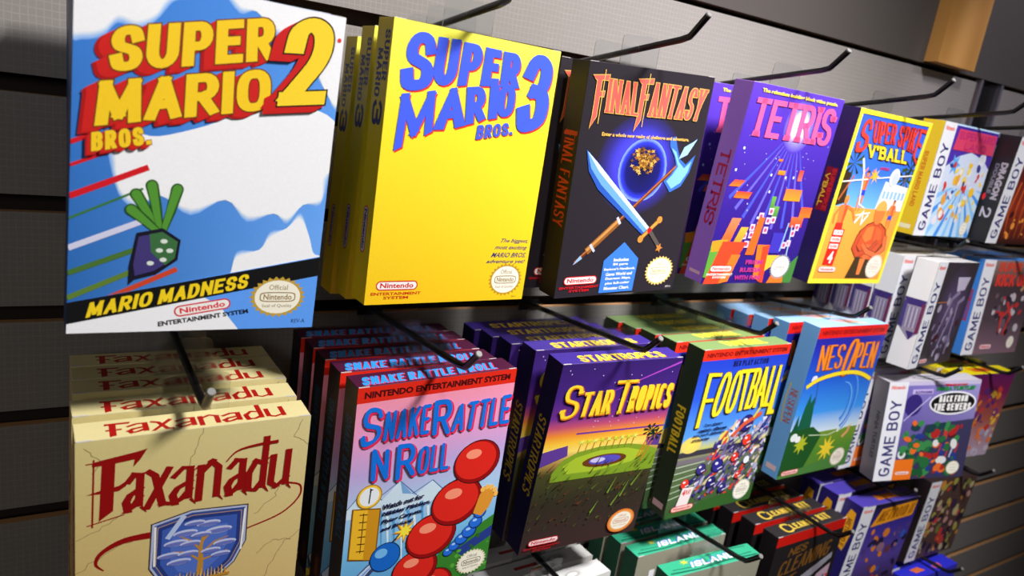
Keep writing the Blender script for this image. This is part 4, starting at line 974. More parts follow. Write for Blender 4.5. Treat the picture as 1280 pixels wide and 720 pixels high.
def p_open(dims):
    A = Art(127, 178)
    A.grad([(12, rgb(40, 34, 150)), (22, rgb(36, 40, 170)), (60, rgb(30, 90, 206)), (100, rgb(60, 150, 236)), (126, rgb(214, 230, 240))])
    A.grad([(126, rgb(120, 150, 40)), (150, rgb(84, 140, 44)), (178, rgb(90, 130, 50))])
    A.rect(0, 0, 127, 12.6, rgb(224, 30, 20)); A.text('NINTENDO ENTERTAINMENT SYSTEM', quad(6, 4, 121, 9), rgb(140, 10, 14), .05)
    for r, c in ((30, rgb(90, 160, 236)), (26, rgb(40, 100, 210)), (20, rgb(110, 176, 240)), (17.5, rgb(44, 110, 214))):
        A.line([(76 + r * 1.05 * math.cos(t), 94 + r * 1.35 * math.sin(t)) for t in [-1.6 + 2.6 * k / 14 for k in range(15)]], 3, c, (.3, 1))
    A.poly([(10, 128), (14, 92), (18, 76), (22, 88), (27, 80), (31, 100), (36, 128)], rgb(20, 92, 66)); A.poly([(0, 128), (8, 100), (14, 128)], rgb(16, 80, 56))
    A.poly([(0, 120), (40, 118), (60, 130), (40, 178), (0, 178)], rgb(30, 84, 34))
    A.star(26, 138, 6, 13, 8, rgb(180, 190, 40)); A.star(78, 150, 7, 17, 9, rgb(240, 210, 50)); A.ell(10, 128, 6, 5, rgb(230, 236, 236)); A.ell(18, 131, 5, 4, rgb(240, 240, 236)); A.ell(90, 128, 2.2, 2.2, WHITE)
    A.line([(102, 138), (110, 132), (112, 124)], 4, rgb(226, 160, 110))
    A.line([(36, 128), (72, 132), (120, 122)], 1.2, rgb(200, 220, 180))
    A.poly([(0, 174), (127, 158), (127, 178), (0, 178)], rgb(76, 130, 60))
    A.ell(16, 60, 5, 5, rgb(226, 226, 250)); A.line([(24, 62), (30, 90)], 1, rgb(60, 50, 110))
    T = Art(127, 178, 60)
    for g, c, o_ in ((.02, rgb(120, 40, 20), .5), (0, rgb(244, 136, 30), 0)):
        T.up(); T.word('NES', [(11, 20.4), (14, 50), (56, 20.6), (57, 49)], c, .15, .06, .05, grow=g, serif=.09, off=(o_, o_))
        T.word('O', [(60, 15.2), (60.5, 60), (79, 15.2), (78, 58)], c, .13, .06, 0, grow=g, off=(o_, o_), slant=.1)
        T.word('PEN', [(78, 20.4), (79, 50), (118.5, 20), (120.6, 53)], c, .15, .06, .05, grow=g, serif=.09, off=(o_, o_))
    for wd, c in ((5.4, rgb(150, 110, 20)), (4.4, rgb(250, 220, 40))): T.line(spline([(5, 68), (24, 60), (54, 55.6), (84, 55.6), (106, 60), (124, 67)], 6), wd, c)
    B = Art(127, 178, 60); badge(B, 21, 172, 30, 6.2, RED, rgb(246, 220, 214), None)
    S = Art(127, 178, 60); seal(S, 106, 164, 13.5, 11.6, rgb(240, 220, 200), rgb(190, 160, 150))
    Y = Art(127, 21, 20); Y.poly([(36, 20), (74, 20), (92, 9), (60, 9)], rgb(214, 190, 206)); Y.line([(58, 8.4), (76, 10), (96, 7)], 2, rgb(250, 210, 80)); Y.text('NES OPEN', [(42, 18.6), (60, 10.6), (78, 18.6), (88, 10.6)], rgb(226, 150, 120), .05)
    X = Art(21, 178)
    X.word('NES', [(4, 74), (13, 74), (4, 90), (13, 90)], rgb(176, 84, 60), .13, .07, .06, serif=.09); X.word('OPEN', [(4, 90), (13, 90), (4, 112), (13, 112)], rgb(176, 84, 60), .13, .07, .06, serif=.09)
    X.line(spline([(15, 68), (16.6, 90), (14, 114)], 6), 1.5, rgb(206, 176, 50)); X.rect(4, 164, 17, 170, rgb(226, 190, 190))
    return [('front_artwork', 'f', A, 'golf course under a swirling blue sky and red strip'), ('title_lettering', 'f', T, 'tall orange lettering'), ('maker_badge', 'f', B, None), ('quality_seal', 'f', S, None), ('lid_print', 't', Y, None), ('spine_lettering', 'l', X, None)]

def p_gb_grey(dims):
    A = Art(127, 127)
    A.grad4(0, 0, 127, 127, rgb(120, 104, 190), rgb(170, 160, 220), rgb(90, 80, 140), rgb(70, 56, 120), 6)
    A.rect(0, 0, 127, 5, rgb(206, 196, 226)); A.ell(38, 30, 12, 14, rgb(56, 40, 120)); A.line([(28, 50), (60, 20)], 1.2, rgb(206, 196, 240)); A.rect(34, 10, 62, 16, rgb(206, 190, 236))
    A.poly([(60, 56), (127, 50), (127, 127), (40, 127)], rgb(60, 56, 90)); A.rect(96, 60, 106, 74, rgb(90, 16, 30)); A.rect(88, 56, 94, 76, rgb(200, 60, 50))
    for i in range(5): A.line([(88 + i * 6, 82), (84 + i * 6, 100)], 2, rgb(206, 200, 220) if i % 2 else rgb(190, 60, 60))
    blobs(A, 21, 90, (32, 52, 112, 122), [rgb(40, 110, 60), rgb(30, 90, 50), rgb(60, 140, 76), rgb(40, 110, 60), rgb(236, 110, 40), rgb(30, 66, 70), rgb(230, 230, 226), rgb(180, 40, 40), rgb(40, 60, 140)], (2.5, 8))
    A.rect(26, 100, 52, 127, rgb(244, 120, 30)); pill(A, 39, 118, 20, 5, WHITE, rgb(244, 150, 110), RED)
    A.text('KONAMI', quad(37, 11.4, 60, 14.8), rgb(120, 90, 170), .03)
    T = Art(127, 127, 60)
    T.ell(92, 28.4, 33, 15.4, rgb(240, 240, 246)); T.ell(92, 28.4, 30.5, 13, BLACK)
    T.word('BACK FROM', quad(72, 18.6, 112, 27), WHITE, .24, .2, .1); T.word('THE SEWERS', quad(66, 28.6, 118, 38), WHITE, .24, .2, .1)
    T.text('TEENAGE MUTANT', quad(76, 3.6, 108, 6.4), RED, .05)
    T.word('NINJA TURTLES', [(64, 8.6), (66, 16), (120, 7.4), (118, 15)], rgb(50, 160, 70), .26, .22, .1, grow=.03) if 'J' in G else T.text('NINJA TURTLES', [(66, 7.4), (66, 13.6), (120, 6.6), (118, 13)], rgb(40, 150, 70), .06)
    S = Art(127, 127, 60); seal(S, 110, 114, 9.5, 9, rgb(240, 230, 200), rgb(190, 180, 150), True)
    Y = Art(127, 24.5, 20); Y.ell(64, 12, 24, 6.4, rgb(150, 146, 156)); Y.text('BACK FROM THE SEWERS', quad(44, 14, 84, 10), rgb(230, 230, 236), .04)
    X = Art(24.5, 127); X.text('NINJA TURTLES', [(6, 40), (14, 40), (6, 100), (14, 100)], rgb(60, 54, 62), .04)
    return [('front_artwork', 'f', A, 'violet backdrop with green and orange patches'), ('title_lettering', 'f', T, 'white lettering on a black oval'), ('side_strip', 'f', gb_strip(), 'white strip with upright navy lettering'), ('quality_seal', 'f', S, None), ('lid_print', 't', Y, None), ('spine_lettering', 'l', X, None)]

def p_gb_white(dims):
    A = Art(127, 127); A.rect(0, 0, 127, 127, rgb(58, 50, 56))
    A.glow(80, 60, 50, 60, [(0, rgb(110, 90, 130)), (.5, rgb(80, 66, 96)), (1, rgb(58, 50, 56))])
    A.poly([(72, 18), (112, 18), (104, 34), (80, 36)], rgb(206, 196, 220)); A.text('TITLE', quad(80, 21, 104, 31), rgb(206, 196, 220))
    for p in ([(50, 100), (74, 44), (92, 36)], [(66, 112), (86, 60)], [(100, 116), (96, 50), (112, 44)]): A.line(p, 6, rgb(150, 136, 170), (.5, 1))
    blobs(A, 6, 30, (36, 40, 120, 120), [rgb(130, 116, 150), rgb(70, 30, 40), rgb(40, 34, 40), rgb(170, 160, 180)], (2, 6))
    A.line([(30, 48), (60, 48)], 1, rgb(200, 120, 60))
    B = Art(127, 127, 60); pill(B, 40, 120, 22, 5, rgb(230, 190, 190), None, RED)
    X = Art(24.5, 127)
    X.poly([(0.3, 46), (24.2, 46), (24.2, 80), (9, 94), (0.3, 84)], rgb(150, 140, 160)); X.poly([(0.3, 46), (24.2, 46), (22, 54), (3, 54)], rgb(60, 40, 110))
    X.poly([(0.3, 50), (4.4, 50), (4.4, 86), (0.3, 84)], rgb(110, 40, 80)); X.poly([(4, 84), (14, 84), (8, 94)], rgb(60, 44, 110)); X.poly([(20, 52), (24.2, 50), (24.2, 80), (19, 82)], rgb(70, 56, 120))
    for i in range(7): X.line([(6 + i * 2.1, 56), (5.4 + i * 2.1, 80)], .8, rgb(200, 190, 206) if i % 2 else rgb(110, 90, 130))
    A.P = [p for p in A.P]
    return [('front_artwork', 'f', A, 'grey and violet shapes on charcoal'), ('side_strip', 'f', gb_strip(), 'white strip with upright navy lettering'), ('maker_badge', 'f', B, None), ('spine_emblem', 'l', X, 'violet wedge-shaped emblem')]

def p_gb_blue(dims):
    A = Art(127, 127); A.rect(0, 0, 127, 127, rgb(92, 76, 88))
    A.grad([(0, rgb(150, 120, 110)), (34, rgb(70, 56, 60)), (80, rgb(80, 64, 72)), (127, rgb(130, 100, 114))])
    A.line([(100, 40), (120, 24)], 5, rgb(190, 150, 110)); blobs(A, 7, 34, (44, 44, 112, 100), [rgb(200, 50, 50), rgb(200, 190, 196), rgb(40, 34, 40), rgb(110, 90, 100), rgb(50, 40, 60)], (3, 7))
    for p in ([(76, 56), (92, 76), (84, 96)], [(92, 60), (70, 78), (74, 98)]): A.line(p, 5, rgb(206, 56, 56), (1, .6))
    T = Art(127, 127, 60)
    T.word('SUPER', quad(36, 3, 88, 15), rgb(214, 70, 50), .24, .2, .1, grow=.03); T.word('KICK OFF', quad(36, 18, 120, 34), rgb(222, 60, 50), .24, .2, .1, grow=.03)
    B = Art(127, 127, 60); pill(B, 52, 117, 26, 6, rgb(240, 200, 206), None, RED)
    S = Art(127, 127, 60); seal(S, 108, 112, 8.6, 9, rgb(220, 214, 200), rgb(180, 170, 150), True)
    X = Art(24.5, 127); X.rect(4, 40, 20, 82, rgb(170, 60, 90)); X.word('SUPER', [(5.6, 42), (11, 42), (5.6, 80), (11, 80)], rgb(60, 100, 190), .24, .2, .1); X.word('KICK OFF', [(12.6, 42), (18, 42), (12.6, 80), (18, 80)], rgb(60, 100, 190), .24, .2, .1)
    return [('front_artwork', 'f', A, 'red and grey shapes on dusky brown'), ('title_lettering', 'f', T, 'red lettering'), ('side_strip', 'f', gb_strip(), 'white strip with upright navy lettering'), ('maker_badge', 'f', B, None), ('quality_seal', 'f', S, None), ('spine_lettering', 'l', X, None)]

def p_gb_gold(dims):
    A = Art(127, 127); A.grad([(0, rgb(96, 26, 90)), (30, rgb(130, 30, 80)), (70, rgb(170, 90, 70)), (127, rgb(190, 170, 190))])
    blobs(A, 12, 50, (30, 22, 124, 90), [rgb(226, 130, 40), rgb(240, 190, 60), rgb(90, 40, 110), rgb(200, 60, 50), rgb(120, 50, 120)], (2, 7)); blobs(A, 13, 26, (30, 80, 124, 124), [rgb(200, 190, 206), rgb(236, 120, 50), rgb(170, 150, 180)], (3, 8))
    Y = Art(127, 24.5, 20); Y.poly([(40, 19), (88, 19), (94, 7), (46, 7)], rgb(240, 150, 20)); Y.poly([(50, 16), (80, 16), (84, 9.6), (54, 9.6)], rgb(214, 70, 30))
    return [('front_artwork', 'f', A, 'purple fading to orange and lilac'), ('side_strip', 'f', gb_strip(), 'white strip with upright navy lettering'), ('lid_print', 't', Y, None)]

def p_gb_navy(dims):
    A = Art(127, 127); A.grad([(0, rgb(26, 22, 30)), (36, rgb(64, 50, 150)), (80, rgb(90, 70, 160)), (127, rgb(60, 40, 60))])
    blobs(A, 15, 50, (34, 40, 124, 122), [rgb(200, 50, 40), rgb(80, 60, 140), rgb(150, 110, 130), rgb(226, 130, 40), rgb(60, 90, 190), rgb(40, 30, 60), rgb(110, 60, 70)], (2.5, 8))
    T = Art(127, 127, 60); T.poly([(44, 8), (122, 4), (120, 26), (30, 32)], rgb(244, 160, 26)); T.word('METROID II', [(48, 11), (40, 27), (118, 7.6), (116, 23)], rgb(160, 90, 16), .18, .14, .1)
    X = Art(24.5, 127); X.poly([(6, 12), (14, 10), (19, 28), (17, 62), (8, 66), (4, 40)], rgb(244, 170, 30)); X.word('METROID II', [(8, 22), (14, 22), (8, 60), (14, 60)], rgb(140, 80, 20), .22, .2, .1)
    Y = Art(127, 24.5, 20); Y.rect(44, 8, 92, 18, rgb(214, 120, 30))
    return [('front_artwork', 'f', A, 'violet field with red and orange shapes'), ('title_lettering', 'f', T, 'orange slanting title panel'), ('side_strip', 'f', gb_strip(), 'white strip with upright navy lettering'), ('spine_lettering', 'l', X, None), ('lid_print', 't', Y, None)]
def p_gb_brown(dims):
    A = Art(127, 127); A.rect(0, 0, 127, 127, rgb(84, 60, 54))
    blobs(A, 19, 90, (28, 4, 126, 124), [rgb(170, 160, 70), rgb(190, 176, 130), rgb(60, 40, 70), rgb(200, 60, 50), rgb(210, 140, 60), rgb(120, 120, 60), rgb(40, 30, 40), rgb(190, 140, 130)], (3, 9))
    return [('front_artwork', 'f', A, 'mottled olive, red and tan shapes'), ('side_strip', 'f', gb_strip(), 'white strip with upright navy lettering')]
def p_gb_royal(dims):
    Y = Art(127, 24.5, 20); Y.poly([(30, 18), (50, 18), (56, 9), (34, 9)], rgb(236, 120, 60)); Y.poly([(76, 12), (96, 14), (94, 5), (78, 5)], rgb(226, 110, 130))
    A = Art(127, 127); A.grad([(0, rgb(60, 60, 200)), (127, rgb(30, 30, 110))])
    return [('front_artwork', 'f', A, None), ('side_strip', 'f', gb_strip(), None), ('lid_print', 't', Y, None)]

def p_gaunt(dims):
    A = Art(127, 178); A.rect(0, 0, 127, 178, rgb(32, 28, 30)); A.rect(0, 0, 127, 13, rgb(196, 24, 14))
    bz = rgb(116, 76, 26)
    A.word('NES', [(30, 20), (27, 31), (62, 17), (60, 28)], bz, .24, .18, .1)
    A.word('CLEANING', [(20, 36), (16, 56), (112, 24), (108, 46)], bz, .17, .12, .07)
    A.word('KIT', [(20, 62), (18, 76), (54, 56), (52, 70)], bz, .2, .14, .1)
    A.poly([(60, 66), (118, 44), (119, 52), (60, 82)], rgb(150, 146, 156)); A.poly([(96, 70), (120, 60), (120, 130), (90, 130)], rgb(190, 160, 176)); blobs(A, 30, 20, (92, 70, 120, 120), [rgb(200, 60, 60), rgb(90, 70, 120)], (2, 6))
    Y = Art(127, 21, 20); yl = rgb(226, 190, 70)
    Y.word('C', quad(20, 19, 36, 3), yl, .2, .16, 0); Y.word('LEANING', quad(35, 15.4, 82, 6), yl, .28, .2, .1); Y.word('KIT', quad(88, 18, 108, 7), yl, .28, .2, .12)
    return [('front_artwork', 'f', A, 'bronze lettering on black under a red strip'), ('lid_lettering', 't', Y, 'yellow lettering')]
def p_island(dims):
    A = Art(127, 178); A.rect(0, 0, 127, 178, rgb(150, 144, 122)); A.grad([(0, rgb(150, 146, 128)), (178, rgb(120, 130, 110))])
    A.word('ISLAND', quad(20, 20, 106, 50), rgb(230, 230, 236), .24, .2, .1)
    Y = Art(127, 21, 20)
    Y.line([(4, 5), (40, 3), (80, 5), (124, 3)], 2, rgb(28, 104, 84)); Y.line([(10, 9), (60, 6), (120, 8)], 1.2, rgb(28, 110, 88)); Y.line([(60, 17), (84, 20), (120, 18)], 1.2, rgb(28, 110, 88))
    for dx, c, g in ((-1.0, rgb(40, 120, 220), .05), (0, rgb(246, 244, 246), .0)): Y.word('ISLAND', [(38, 14.4 - dx), (34, 6.4 - dx), (98, 15.4 - dx), (96, 6.4 - dx)], c, .3, .24, .16, grow=g, rnd=True)
    Y.star(31, 16, 2, 6.6, 6, rgb(244, 214, 50), .6)
    return [('front_artwork', 'f', A, None), ('lid_lettering', 't', Y, 'white and blue lettering with a yellow palm')]
def p_pale(dims):
    A = Art(127, 178); A.rect(0, 0, 127, 178, rgb(214, 212, 208))
    Y = Art(127, 21, 20); Y.glow(88, 11, 18, 8, [(0, rgb(190, 188, 186)), (.6, rgb(206, 204, 202)), (1, rgb(226, 224, 222))])
    Y.ell(88, 11, 9, 4, rgb(176, 174, 172)); Y.ell(88, 11, 6, 2.6, rgb(220, 218, 214)); Y.rect(56, 4, 70, 6.6, rgb(150, 150, 60)); Y.rect(40, 9, 66, 13, rgb(190, 60, 50))
    return [('front_artwork', 'f', A, None), ('lid_print', 't', Y, None)]

# ------------------------------------------------------------------ hooks and the boxes on them
def hook_z(h, y):              # height of the wire's axis at depth y (mm)
    return h['zg'] + h['r'] + (h['dz'] - h['r']) * (-y) / 160.0
def make_hook(X, k, dz=20, Y=-156, label='', group='display hooks', r0=3):
    """k = groove number below the top one"""
    h = dict(X=X, zg=Z0 - 76.2 * k + 1.0, dz=dz + 3, r=r0)
    root = bpy.data.objects.new('display_hook', None); COL.objects.link(root)
    root.location = (X * MM, 0, ZO + hook_z(h, 0) * MM)
    root['label'] = label; root['category'] = 'hook'; root['group'] = group
    z0 = hook_z(h, 0)
    pts = [(0, 10, 0)] + [(0, Y * t, hook_z(h, Y * t) - z0) for t in (.0, .33, .66, .96)]
    zt = hook_z(h, Y) - z0
    pts += [(0, Y - 1.5, zt + 1.2), (0, Y - 5, zt + 4.6), (0, Y - 16, zt + 16)]
    r, n = 2.45, 12
    V, F = [], []
    for i, p in enumerate(pts):
        a = Vector(pts[max(i - 1, 0)]); b = Vector(pts[min(i + 1, len(pts) - 1)])
        t = (b - a).normalized(); s = Vector((1, 0, 0)); u = s.cross(t)
        for j in range(n):
            an = 2 * math.pi * j / n
            q = Vector(p) + s * r * math.cos(an) + u * r * math.sin(an)
            V.append(tuple(q * MM))
    for i in range(len(pts) - 1):
        for j in range(n): F.append((i * n + j, i * n + (j + 1) % n, (i + 1) * n + (j + 1) % n, (i + 1) * n + j))
    F.append(tuple(range(n - 1, -1, -1))); m = [0] * len(F)
    mesh_obj('wire_arm', V, F, [BLACKWIRE], root, m, True)
    # worn cut end
    tip = Vector(pts[-1]); d = (tip - Vector(pts[-2])).normalized(); u = Vector((1, 0, 0)).cross(d)
    rings = [(2.47, -1.0), (2.47, .0), (2.0, .5)]
    V = [tuple((tip + d * e + Vector((1, 0, 0)) * rr * math.cos(2 * math.pi * j / n) + u * rr * math.sin(2 * math.pi * j / n)) * MM) for rr, e in rings for j in range(n)]
    F = [(i * n + j, i * n + (j + 1) % n, (i + 1) * n + (j + 1) % n, (i + 1) * n + j) for i in range(2) for j in range(n)] + [tuple(range(2 * n, 3 * n))]
    mesh_obj('wire_tip', V, F, [TIPGREY], root)['label'] = 'bare grey cut end'
    v, f = box_geo(-.011, .011, -.0012, .0, min(-4, -r0 - 3) * MM, max(4, 4 - r0) * MM)
    v2, f2 = box_geo(-.010, .010, .0, .0060, (1.5 - r0) * MM, (5 - r0) * MM)
    v += v2; f = f + [tuple(i + 8 for i in t) for t in f2]
    mesh_obj('back_plate', v, f, [BLACKWIRE], root)
    return h

def tab_mesh(hz, back):
    """clear hang tab: a thin plate with a wire hole, hz above the lid, glued down the back of the box"""
    W, H0, H1, th = 19.0, -24.0, hz + 8.0, 0.35
    n = 48
    cy = hz
    def outer(a):
        c, s = math.cos(a), math.sin(a)
        t = 1e9
        if abs(c) > 1e-9: t = min(t, W / abs(c))
        if s > 1e-9: t = min(t, (H1 - cy) / s)
        if s < -1e-9: t = min(t, (cy - H0) / -s)
        x, z = c * t, cy + s * t
        r = 4.0       # rounded upper corners
        if z > H1 - r and abs(x) > W - r:
            dx, dz = abs(x) - (W - r), z - (H1 - r); l = math.hypot(dx, dz)
            if l > r: x = math.copysign(W - r + dx * r / l, x); z = H1 - r + dz * r / l
        return x, z
    V = []
    for y in (0, th):
        for i in range(n):
            a = 2 * math.pi * i / n; x, z = outer(a); V.append((x * MM, (back + y) * MM, z * MM))
        for i in range(n):
            a = 2 * math.pi * i / n; V.append((2.55 * math.cos(a) * MM, (back + y) * MM, (cy + 2.55 * math.sin(a)) * MM))
    F = []
    for i in range(n):
        j = (i + 1) % n
        F += [(i, j, n + j, n + i), (2 * n + i, 3 * n + i, 3 * n + j, 2 * n + j), (i, 2 * n + i, 2 * n + j, j), (n + i, n + j, 3 * n + j, 3 * n + i)]
    return V, F

PROD = {}
def product(key, fn, dims, cf, cs, ct):
    """build one box of this kind once; later boxes copy it and its parts"""
    root = bpy.data.objects.new('game_box', None); COL.objects.link(root)
    carton(dims, cf, cs, ct, root)
    top = {}
    for nm, face, art, lab in fn(dims):        # each print lies directly on the one below it
        lo = min(q[2] for q in art.P); sh = top.get(face, 0) + 1 - lo
        first = face not in top
        art.P = [(a, b, L_ + sh) for a, b, L_ in art.P]
        if first: top[face] = max(q[2] for q in art.P)
        art.build(nm, dims, face, root, lab)
    if dims is NES or key in ('gbgrey', 'gbnavy'): tuck_flap(dims, ct, root)
    PROD[key] = dict(root=root, dims=dims, used=False)
def hang(key, h, X, Y, Z, yaw, tilt, roll, label, group):
    P = PROD[key]; src = P['root']; w, ht, d = P['dims']
    if not P['used']: r = src; P['used'] = True
    else:
        r = src.copy(); COL.objects.link(r)
        for ch in list(src.children):
            if ch.name.startswith('hang_tab'): continue
            c = ch.copy(); COL.objects.link(c); c.parent = r
    R = Matrix.Rotation(math.radians(yaw), 3, 'Z') @ Matrix.Rotation(math.radians(tilt), 3, 'X') @ Matrix.Rotation(math.radians(roll), 3, 'Y')
    loc = Vector((X, Y, Z)) + R @ Vector((0, d / 2, -ht))
    r.rotation_euler = R.to_euler('XYZ')
    r.location = (loc.x * MM, loc.y * MM, ZO + loc.z * MM)
    r['label'] = label; r['category'] = 'game box'; r['group'] = group
    # hang tab reaching up to the wire
    yb = (Vector((X, Y, Z)) + R @ Vector((0, d, 0))).y
    hz = max(4.0, hook_z(h, yb) - Z)
    V, F = tab_mesh(hz, d / 2 + .06)
    V = [(x + (h['X'] - X) * MM * 0, y, z + ht * MM) for x, y, z in V]
    t = mesh_obj('hang_tab', V, F, [CLEAR], r); t['label'] = 'clear plastic hang tab'
    return r

navy = rgb(30, 26, 62)
product('blue', p_blue, NES, rgb(70, 136, 226), rgb(26, 44, 84), rgb(200, 214, 240))
product('yellow', p_yellow, NES, rgb(255, 232, 46), rgb(240, 206, 20), rgb(120, 100, 20))
product('black', p_black, NES, rgb(42, 36, 44), rgb(26, 18, 20), rgb(44, 38, 44))
product('purple', p_purple, NES, rgb(76, 46, 174), rgb(150, 100, 196), rgb(150, 110, 200))
product('beach', p_beach, NES, rgb(255, 240, 60), rgb(36, 24, 84), rgb(40, 30, 80))
product('gbyellow', p_gb_yellow, GBX, rgb(250, 206, 40), rgb(240, 200, 40), rgb(220, 180, 50))
product('gbblack', p_gb_black, GBX, rgb(26, 22, 24), rgb(26, 22, 24), rgb(26, 22, 24))
product('cream', p_cream, NES, rgb(224, 208, 144), rgb(214, 180, 130), rgb(228, 214, 156))
product('snake', p_snake, NES, rgb(226, 160, 190), rgb(26, 16, 26), rgb(78, 22, 56))
product('star', p_star, NES, rgb(54, 30, 104), rgb(26, 20, 66), rgb(64, 44, 140))
product('foot', p_foot, NES, rgb(52, 96, 40), rgb(40, 50, 28), rgb(128, 156, 96))
product('open', p_open, NES, rgb(40, 34, 150), rgb(110, 166, 220), rgb(168, 214, 255))
product('gbgrey', p_gb_grey, GBX, rgb(214, 208, 216), rgb(120, 114, 118), rgb(206, 200, 208))
product('gbwhite', p_gb_white, GBX, rgb(232, 230, 228), rgb(232, 230, 228), rgb(232, 230, 228))
product('gbblue', p_gb_blue, GBX, rgb(80, 130, 206), rgb(64, 136, 222), rgb(80, 150, 230))
product('gbgold', p_gb_gold, GBX, rgb(110, 30, 90), rgb(226, 196, 30), rgb(250, 226, 20))
product('gbnavy', p_gb_navy, GBX, rgb(44, 34, 110), rgb(36, 28, 100), rgb(84, 70, 180))
product('gbbrown', p_gb_brown, GBX, rgb(84, 60, 54), rgb(40, 30, 34), rgb(60, 46, 46))
product('gbroyal', p_gb_royal, GBX, rgb(40, 40, 150), rgb(40, 40, 150), rgb(50, 52, 220))
product('gaunt', p_gaunt, NES, rgb(32, 28, 30), rgb(22, 16, 20), rgb(48, 44, 46))
product('island', p_island, NES, rgb(150, 144, 122), rgb(24, 74, 52), rgb(58, 176, 134))
product('pale', p_pale, NES, rgb(214, 212, 208), rgb(206, 204, 202), rgb(226, 224, 222))

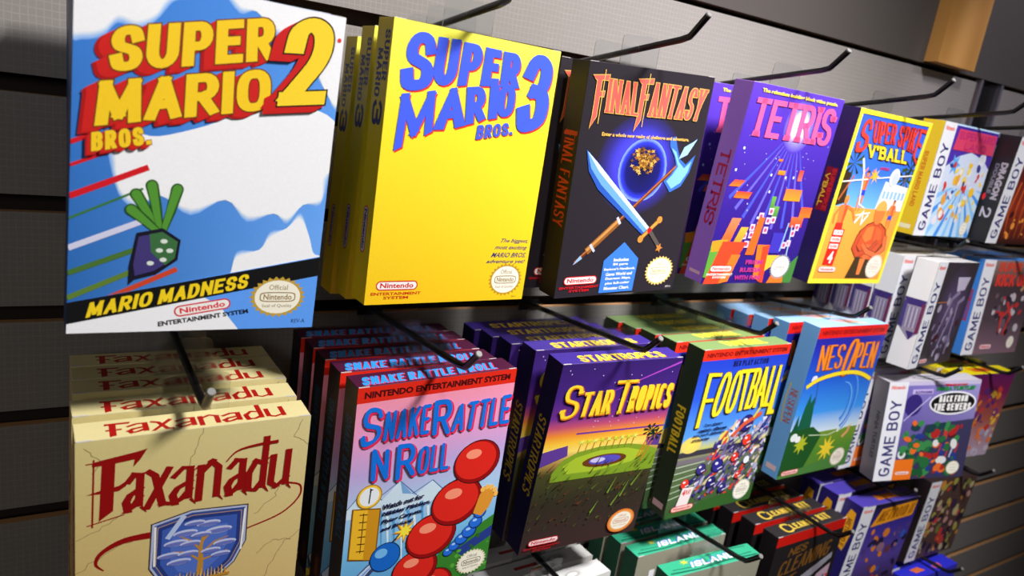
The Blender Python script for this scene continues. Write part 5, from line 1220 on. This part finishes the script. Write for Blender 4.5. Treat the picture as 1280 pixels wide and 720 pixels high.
# (product, groove, hook X, hook rise, hook reach, what the boxes are, where, [(X, Y, Z, yaw, tilt, roll), ...] front to back)
ordn = ('foremost', 'second', 'third', 'fourth', 'fifth')
STACKS = [
 ('blue', 0, 78, 20, -176, 'sky blue box with yellow block lettering', 'at the left end of the top row', [(77.6, -159.9, 29.4, 1.3, 1.4, 1.2), (77.6, -133, 31, .5, 1.2, .6), (77.6, -109, 32, .3, .8, .3), (78, -85, 33, 0, .4, .2), (78, -54, 33.5, 0, .2, .1)]),
 ('yellow', 0, 240, 17, -156, 'bright yellow box with bouncing blue title', 'in the top row', [(240.2, -134, 35.1, 3.6, .2, .3), (240.9, -105.4, 29.4, 1.2, -.4, 1.1), (242.6, -71.8, 22.6, 1, -.6, 1.4)]),
 ('black', 0, 391, 20, -158, 'black box with coral title and crossed blades', 'in the top row', [(391.2, -130.9, 35.5, 1.4, 2.2, -2.5), (388, -101.0, 34, .5, 1, 0)]),
 ('purple', 0, 564, 24, -149, 'purple box with pink slab title', 'in the top row', [(563.7, -128.7, 41.5, 1, 3.5, .1), (574.3, -75.3, 40, 0, -.2, -.6)]),
 ('beach', 0, 729, 23, -149, "yellow-bordered volleyball box with navy side", 'in the top row', [(729, -120, 38, .1, 3.1, .6)]),
 ('gbyellow', 0, 892, 26, -146, 'square box with yellow side and pink title panel', 'in the top row', [(891.8, -111.3, 42.9, 1.9, .6, .3)]),
 ('gbblack', 0, 1022, 24, -150, 'square black box with a grey 2 on its side', 'at the right end of the top row', [(1022.4, -133.3, 40.6, -.2, 2.2, .4)]),
 ('cream', 3, 77, -2, -163, 'cream box with red calligraphic title', 'in the middle row', [(77.5, -157.3, -208, 1.3, 3.6, -.3), (77.1, -127.4, -207.5, 1.6, 2.4, .3), (78.3, -96.5, -207.3, .8, 0, .3), (78.9, -70.8, -209, 1, 0, .3), (79.2, -46, -210, .6, 0, .3)]),
 ('snake', 3, 237, 12, -171, "pink box with blue title and red strip", 'in the middle row', [(237.4, -143.5, -195.5, 3, 1.6, -1), (234.5, -118.0, -196.2, 2.2, 1.4, -.1), (232, -93.4, -196.6, 1.2, 1.0, -.1), (231.2, -69.4, -197, .6, .6, -.1), (229, -46, -197.6, .2, .2, -.1)]),
 ('star', 3, 400, 13, -166, 'dark purple box with yellow title over sunset', 'in the middle row', [(400.6, -149.5, -191.7, -.5, 4.6, .7), (397.9, -115.2, -192, -.5, 1.8, -.1), (390.4, -90.6, -195, -.5, 1.5, -.3), (386.3, -66.6, -197, -.5, 1.2, -.4), (381.8, -43, -198.6, 0, .4, -.5)]),
 ('foot', 3, 572, 11, -138, 'green-sided box with tall yellow FOOTBALL title', 'in the middle row', [(577, -127.8, -197.7, 1.1, 1.6, .4), (570.9, -98.0, -199.7, .8, .4, -.3), (568.1, -71.5, -201.4, .9, -.3, -.4), (564.9, -47, -203.4, .6, -.2, -.5), (562.6, -23.5, -204.7, 0, -.1, -.6)]),
 ('open', 3, 742, 20, -122, 'light blue-sided golf box with orange title', 'in the middle row', [(742.3, -127.7, -182.8, .9, 1.6, .7), (737, -95.2, -187.3, .4, -.2, -.3), (733.6, -71.6, -190.8, -.2, -.3, -.5), (728.9, -48, -193.6, 0, -.2, -.7), (727, -24.4, -195, 0, 0, -.7)]),
 ('gbwhite', 2, 902, 16, -120, 'square white-sided box with violet wedge emblem', 'in the upper row of square boxes', [(902.2, -135.5, -108.9, 8, 0, 2.1), (903, -102.4, -110, .8, 0, .2), (902, -76.6, -109.5, 0, 0, 0), (902, -51.4, -109.2, 0, 0, 0), (902, -26.2, -109, 0, 0, 0)]),
 ('gbblue', 2, 1067, 16, -140, 'square blue-sided box with red title', 'in the upper row of square boxes', [(1067.8, -118, -109.9, -4, -2.1, -.1), (1067, -86, -110, -1, 0, 0)]),
 ('gbgrey', 4, 890, 26, -160, 'square grey-sided box with black oval title', 'in the lower row of square boxes', [(896, -151.0, -250.3, -20, -2.0, -5.0), (887, -103.6, -253.8, 0, 0, -.1), (885, -76, -254.2, 0, 0, 0)]),
 ('gbgold', 4, 1067, 12, -152, 'square purple box with yellow lid', 'in the lower row of square boxes', [(1067.9, -130.8, -262.9, -5.4, 2.0, .1), (1066, -98, -263, -1, 1, 0), (1066, -70, -263, 0, .6, 0), (1065, -42, -263, 0, .2, 0)]),
 ('pale', 6, 396, 4, -160, 'pale grey-white box', 'in the bottom row', [(395.4, -124.9, -422.3, 2.9, 0, 0), (393, -98.4, -421.6, 2, 0, 0), (392, -72, -422, 1, 0, 0)]),
 ('island', 6, 572, 18, -182, 'green box with white ISLAND lettering', 'in the bottom row', [(573.6, -153.6, -423.4, -1.8, 1.4, .3), (568.5, -110.3, -426, -.2, .6, -.2), (569.6, -82.4, -428.5, 0, .4, -.2), (569, -56, -429, 0, .2, -.2)]),
 ('gaunt', 6, 745, 2, -169, 'black box with yellow lid lettering', 'in the bottom row', [(744.9, -141, -422.8, .9, .7, .3), (741.8, -112.5, -423.4, -.2, 0, 0), (738.7, -83, -425.2, 0, 0, -.1), (738, -55, -425.6, 0, 0, -.1)]),
 ('gbnavy', 6, 895, 16, -150, 'square navy box with orange title panel', 'in the lowest row of square boxes', [(905, -140, -420, -1, 2.0, 2.6), (892, -112.6, -413, 0, 1.6, 0), (891, -86, -413, 0, .8, 0)]),
 ('gbbrown', 6, 1088, 12, -150, 'square mottled brown box', 'at the right, lowest square row', [(1085, -126, -423, -.4, 1.2, 1.8)]),
 ('gbroyal', 8, 1067, 22, -160, 'royal blue-lidded square box', 'at the lower right corner', [(1066.6, -144.2, -560.8, 0, 0, 0), (1066, -116, -561, 0, 0, 0)]),
]
ROOT = dict(blue=-2, yellow=-4, black=-4, purple=1, beach=-3, gbyellow=3, gbblack=5, gbwhite=13, gbblue=13, gbgrey=22, gbgold=12, gbnavy=15, gbbrown=9, gbroyal=20)
for key, k, hx, dz, hy, what, where, boxes in STACKS:
    parts_ = what.split(' box', 1)
    grp = 'copies of the ' + what
    h = make_hook(hx, k, dz, hy, r0=ROOT.get(key, 3), label='black wire display hook holding the ' + (what.replace(' box', ' boxes', 1) if len(boxes) > 1 else what))
    for i, b in enumerate(boxes):
        n_ = len(boxes)
        if n_ == 1: pos = 'hanging alone on its hook'
        elif i == 0: pos = 'foremost on its hook'
        elif i == n_ - 1: pos = 'rearmost of its stack'
        else: pos = ordn[i] + ' from the front'
        lab = '%s, %s, %s' % (what, pos, where)
        if len(lab.split()) > 16: lab = '%s, %s' % (what, pos)
        hang(key, h, *b, lab, grp)
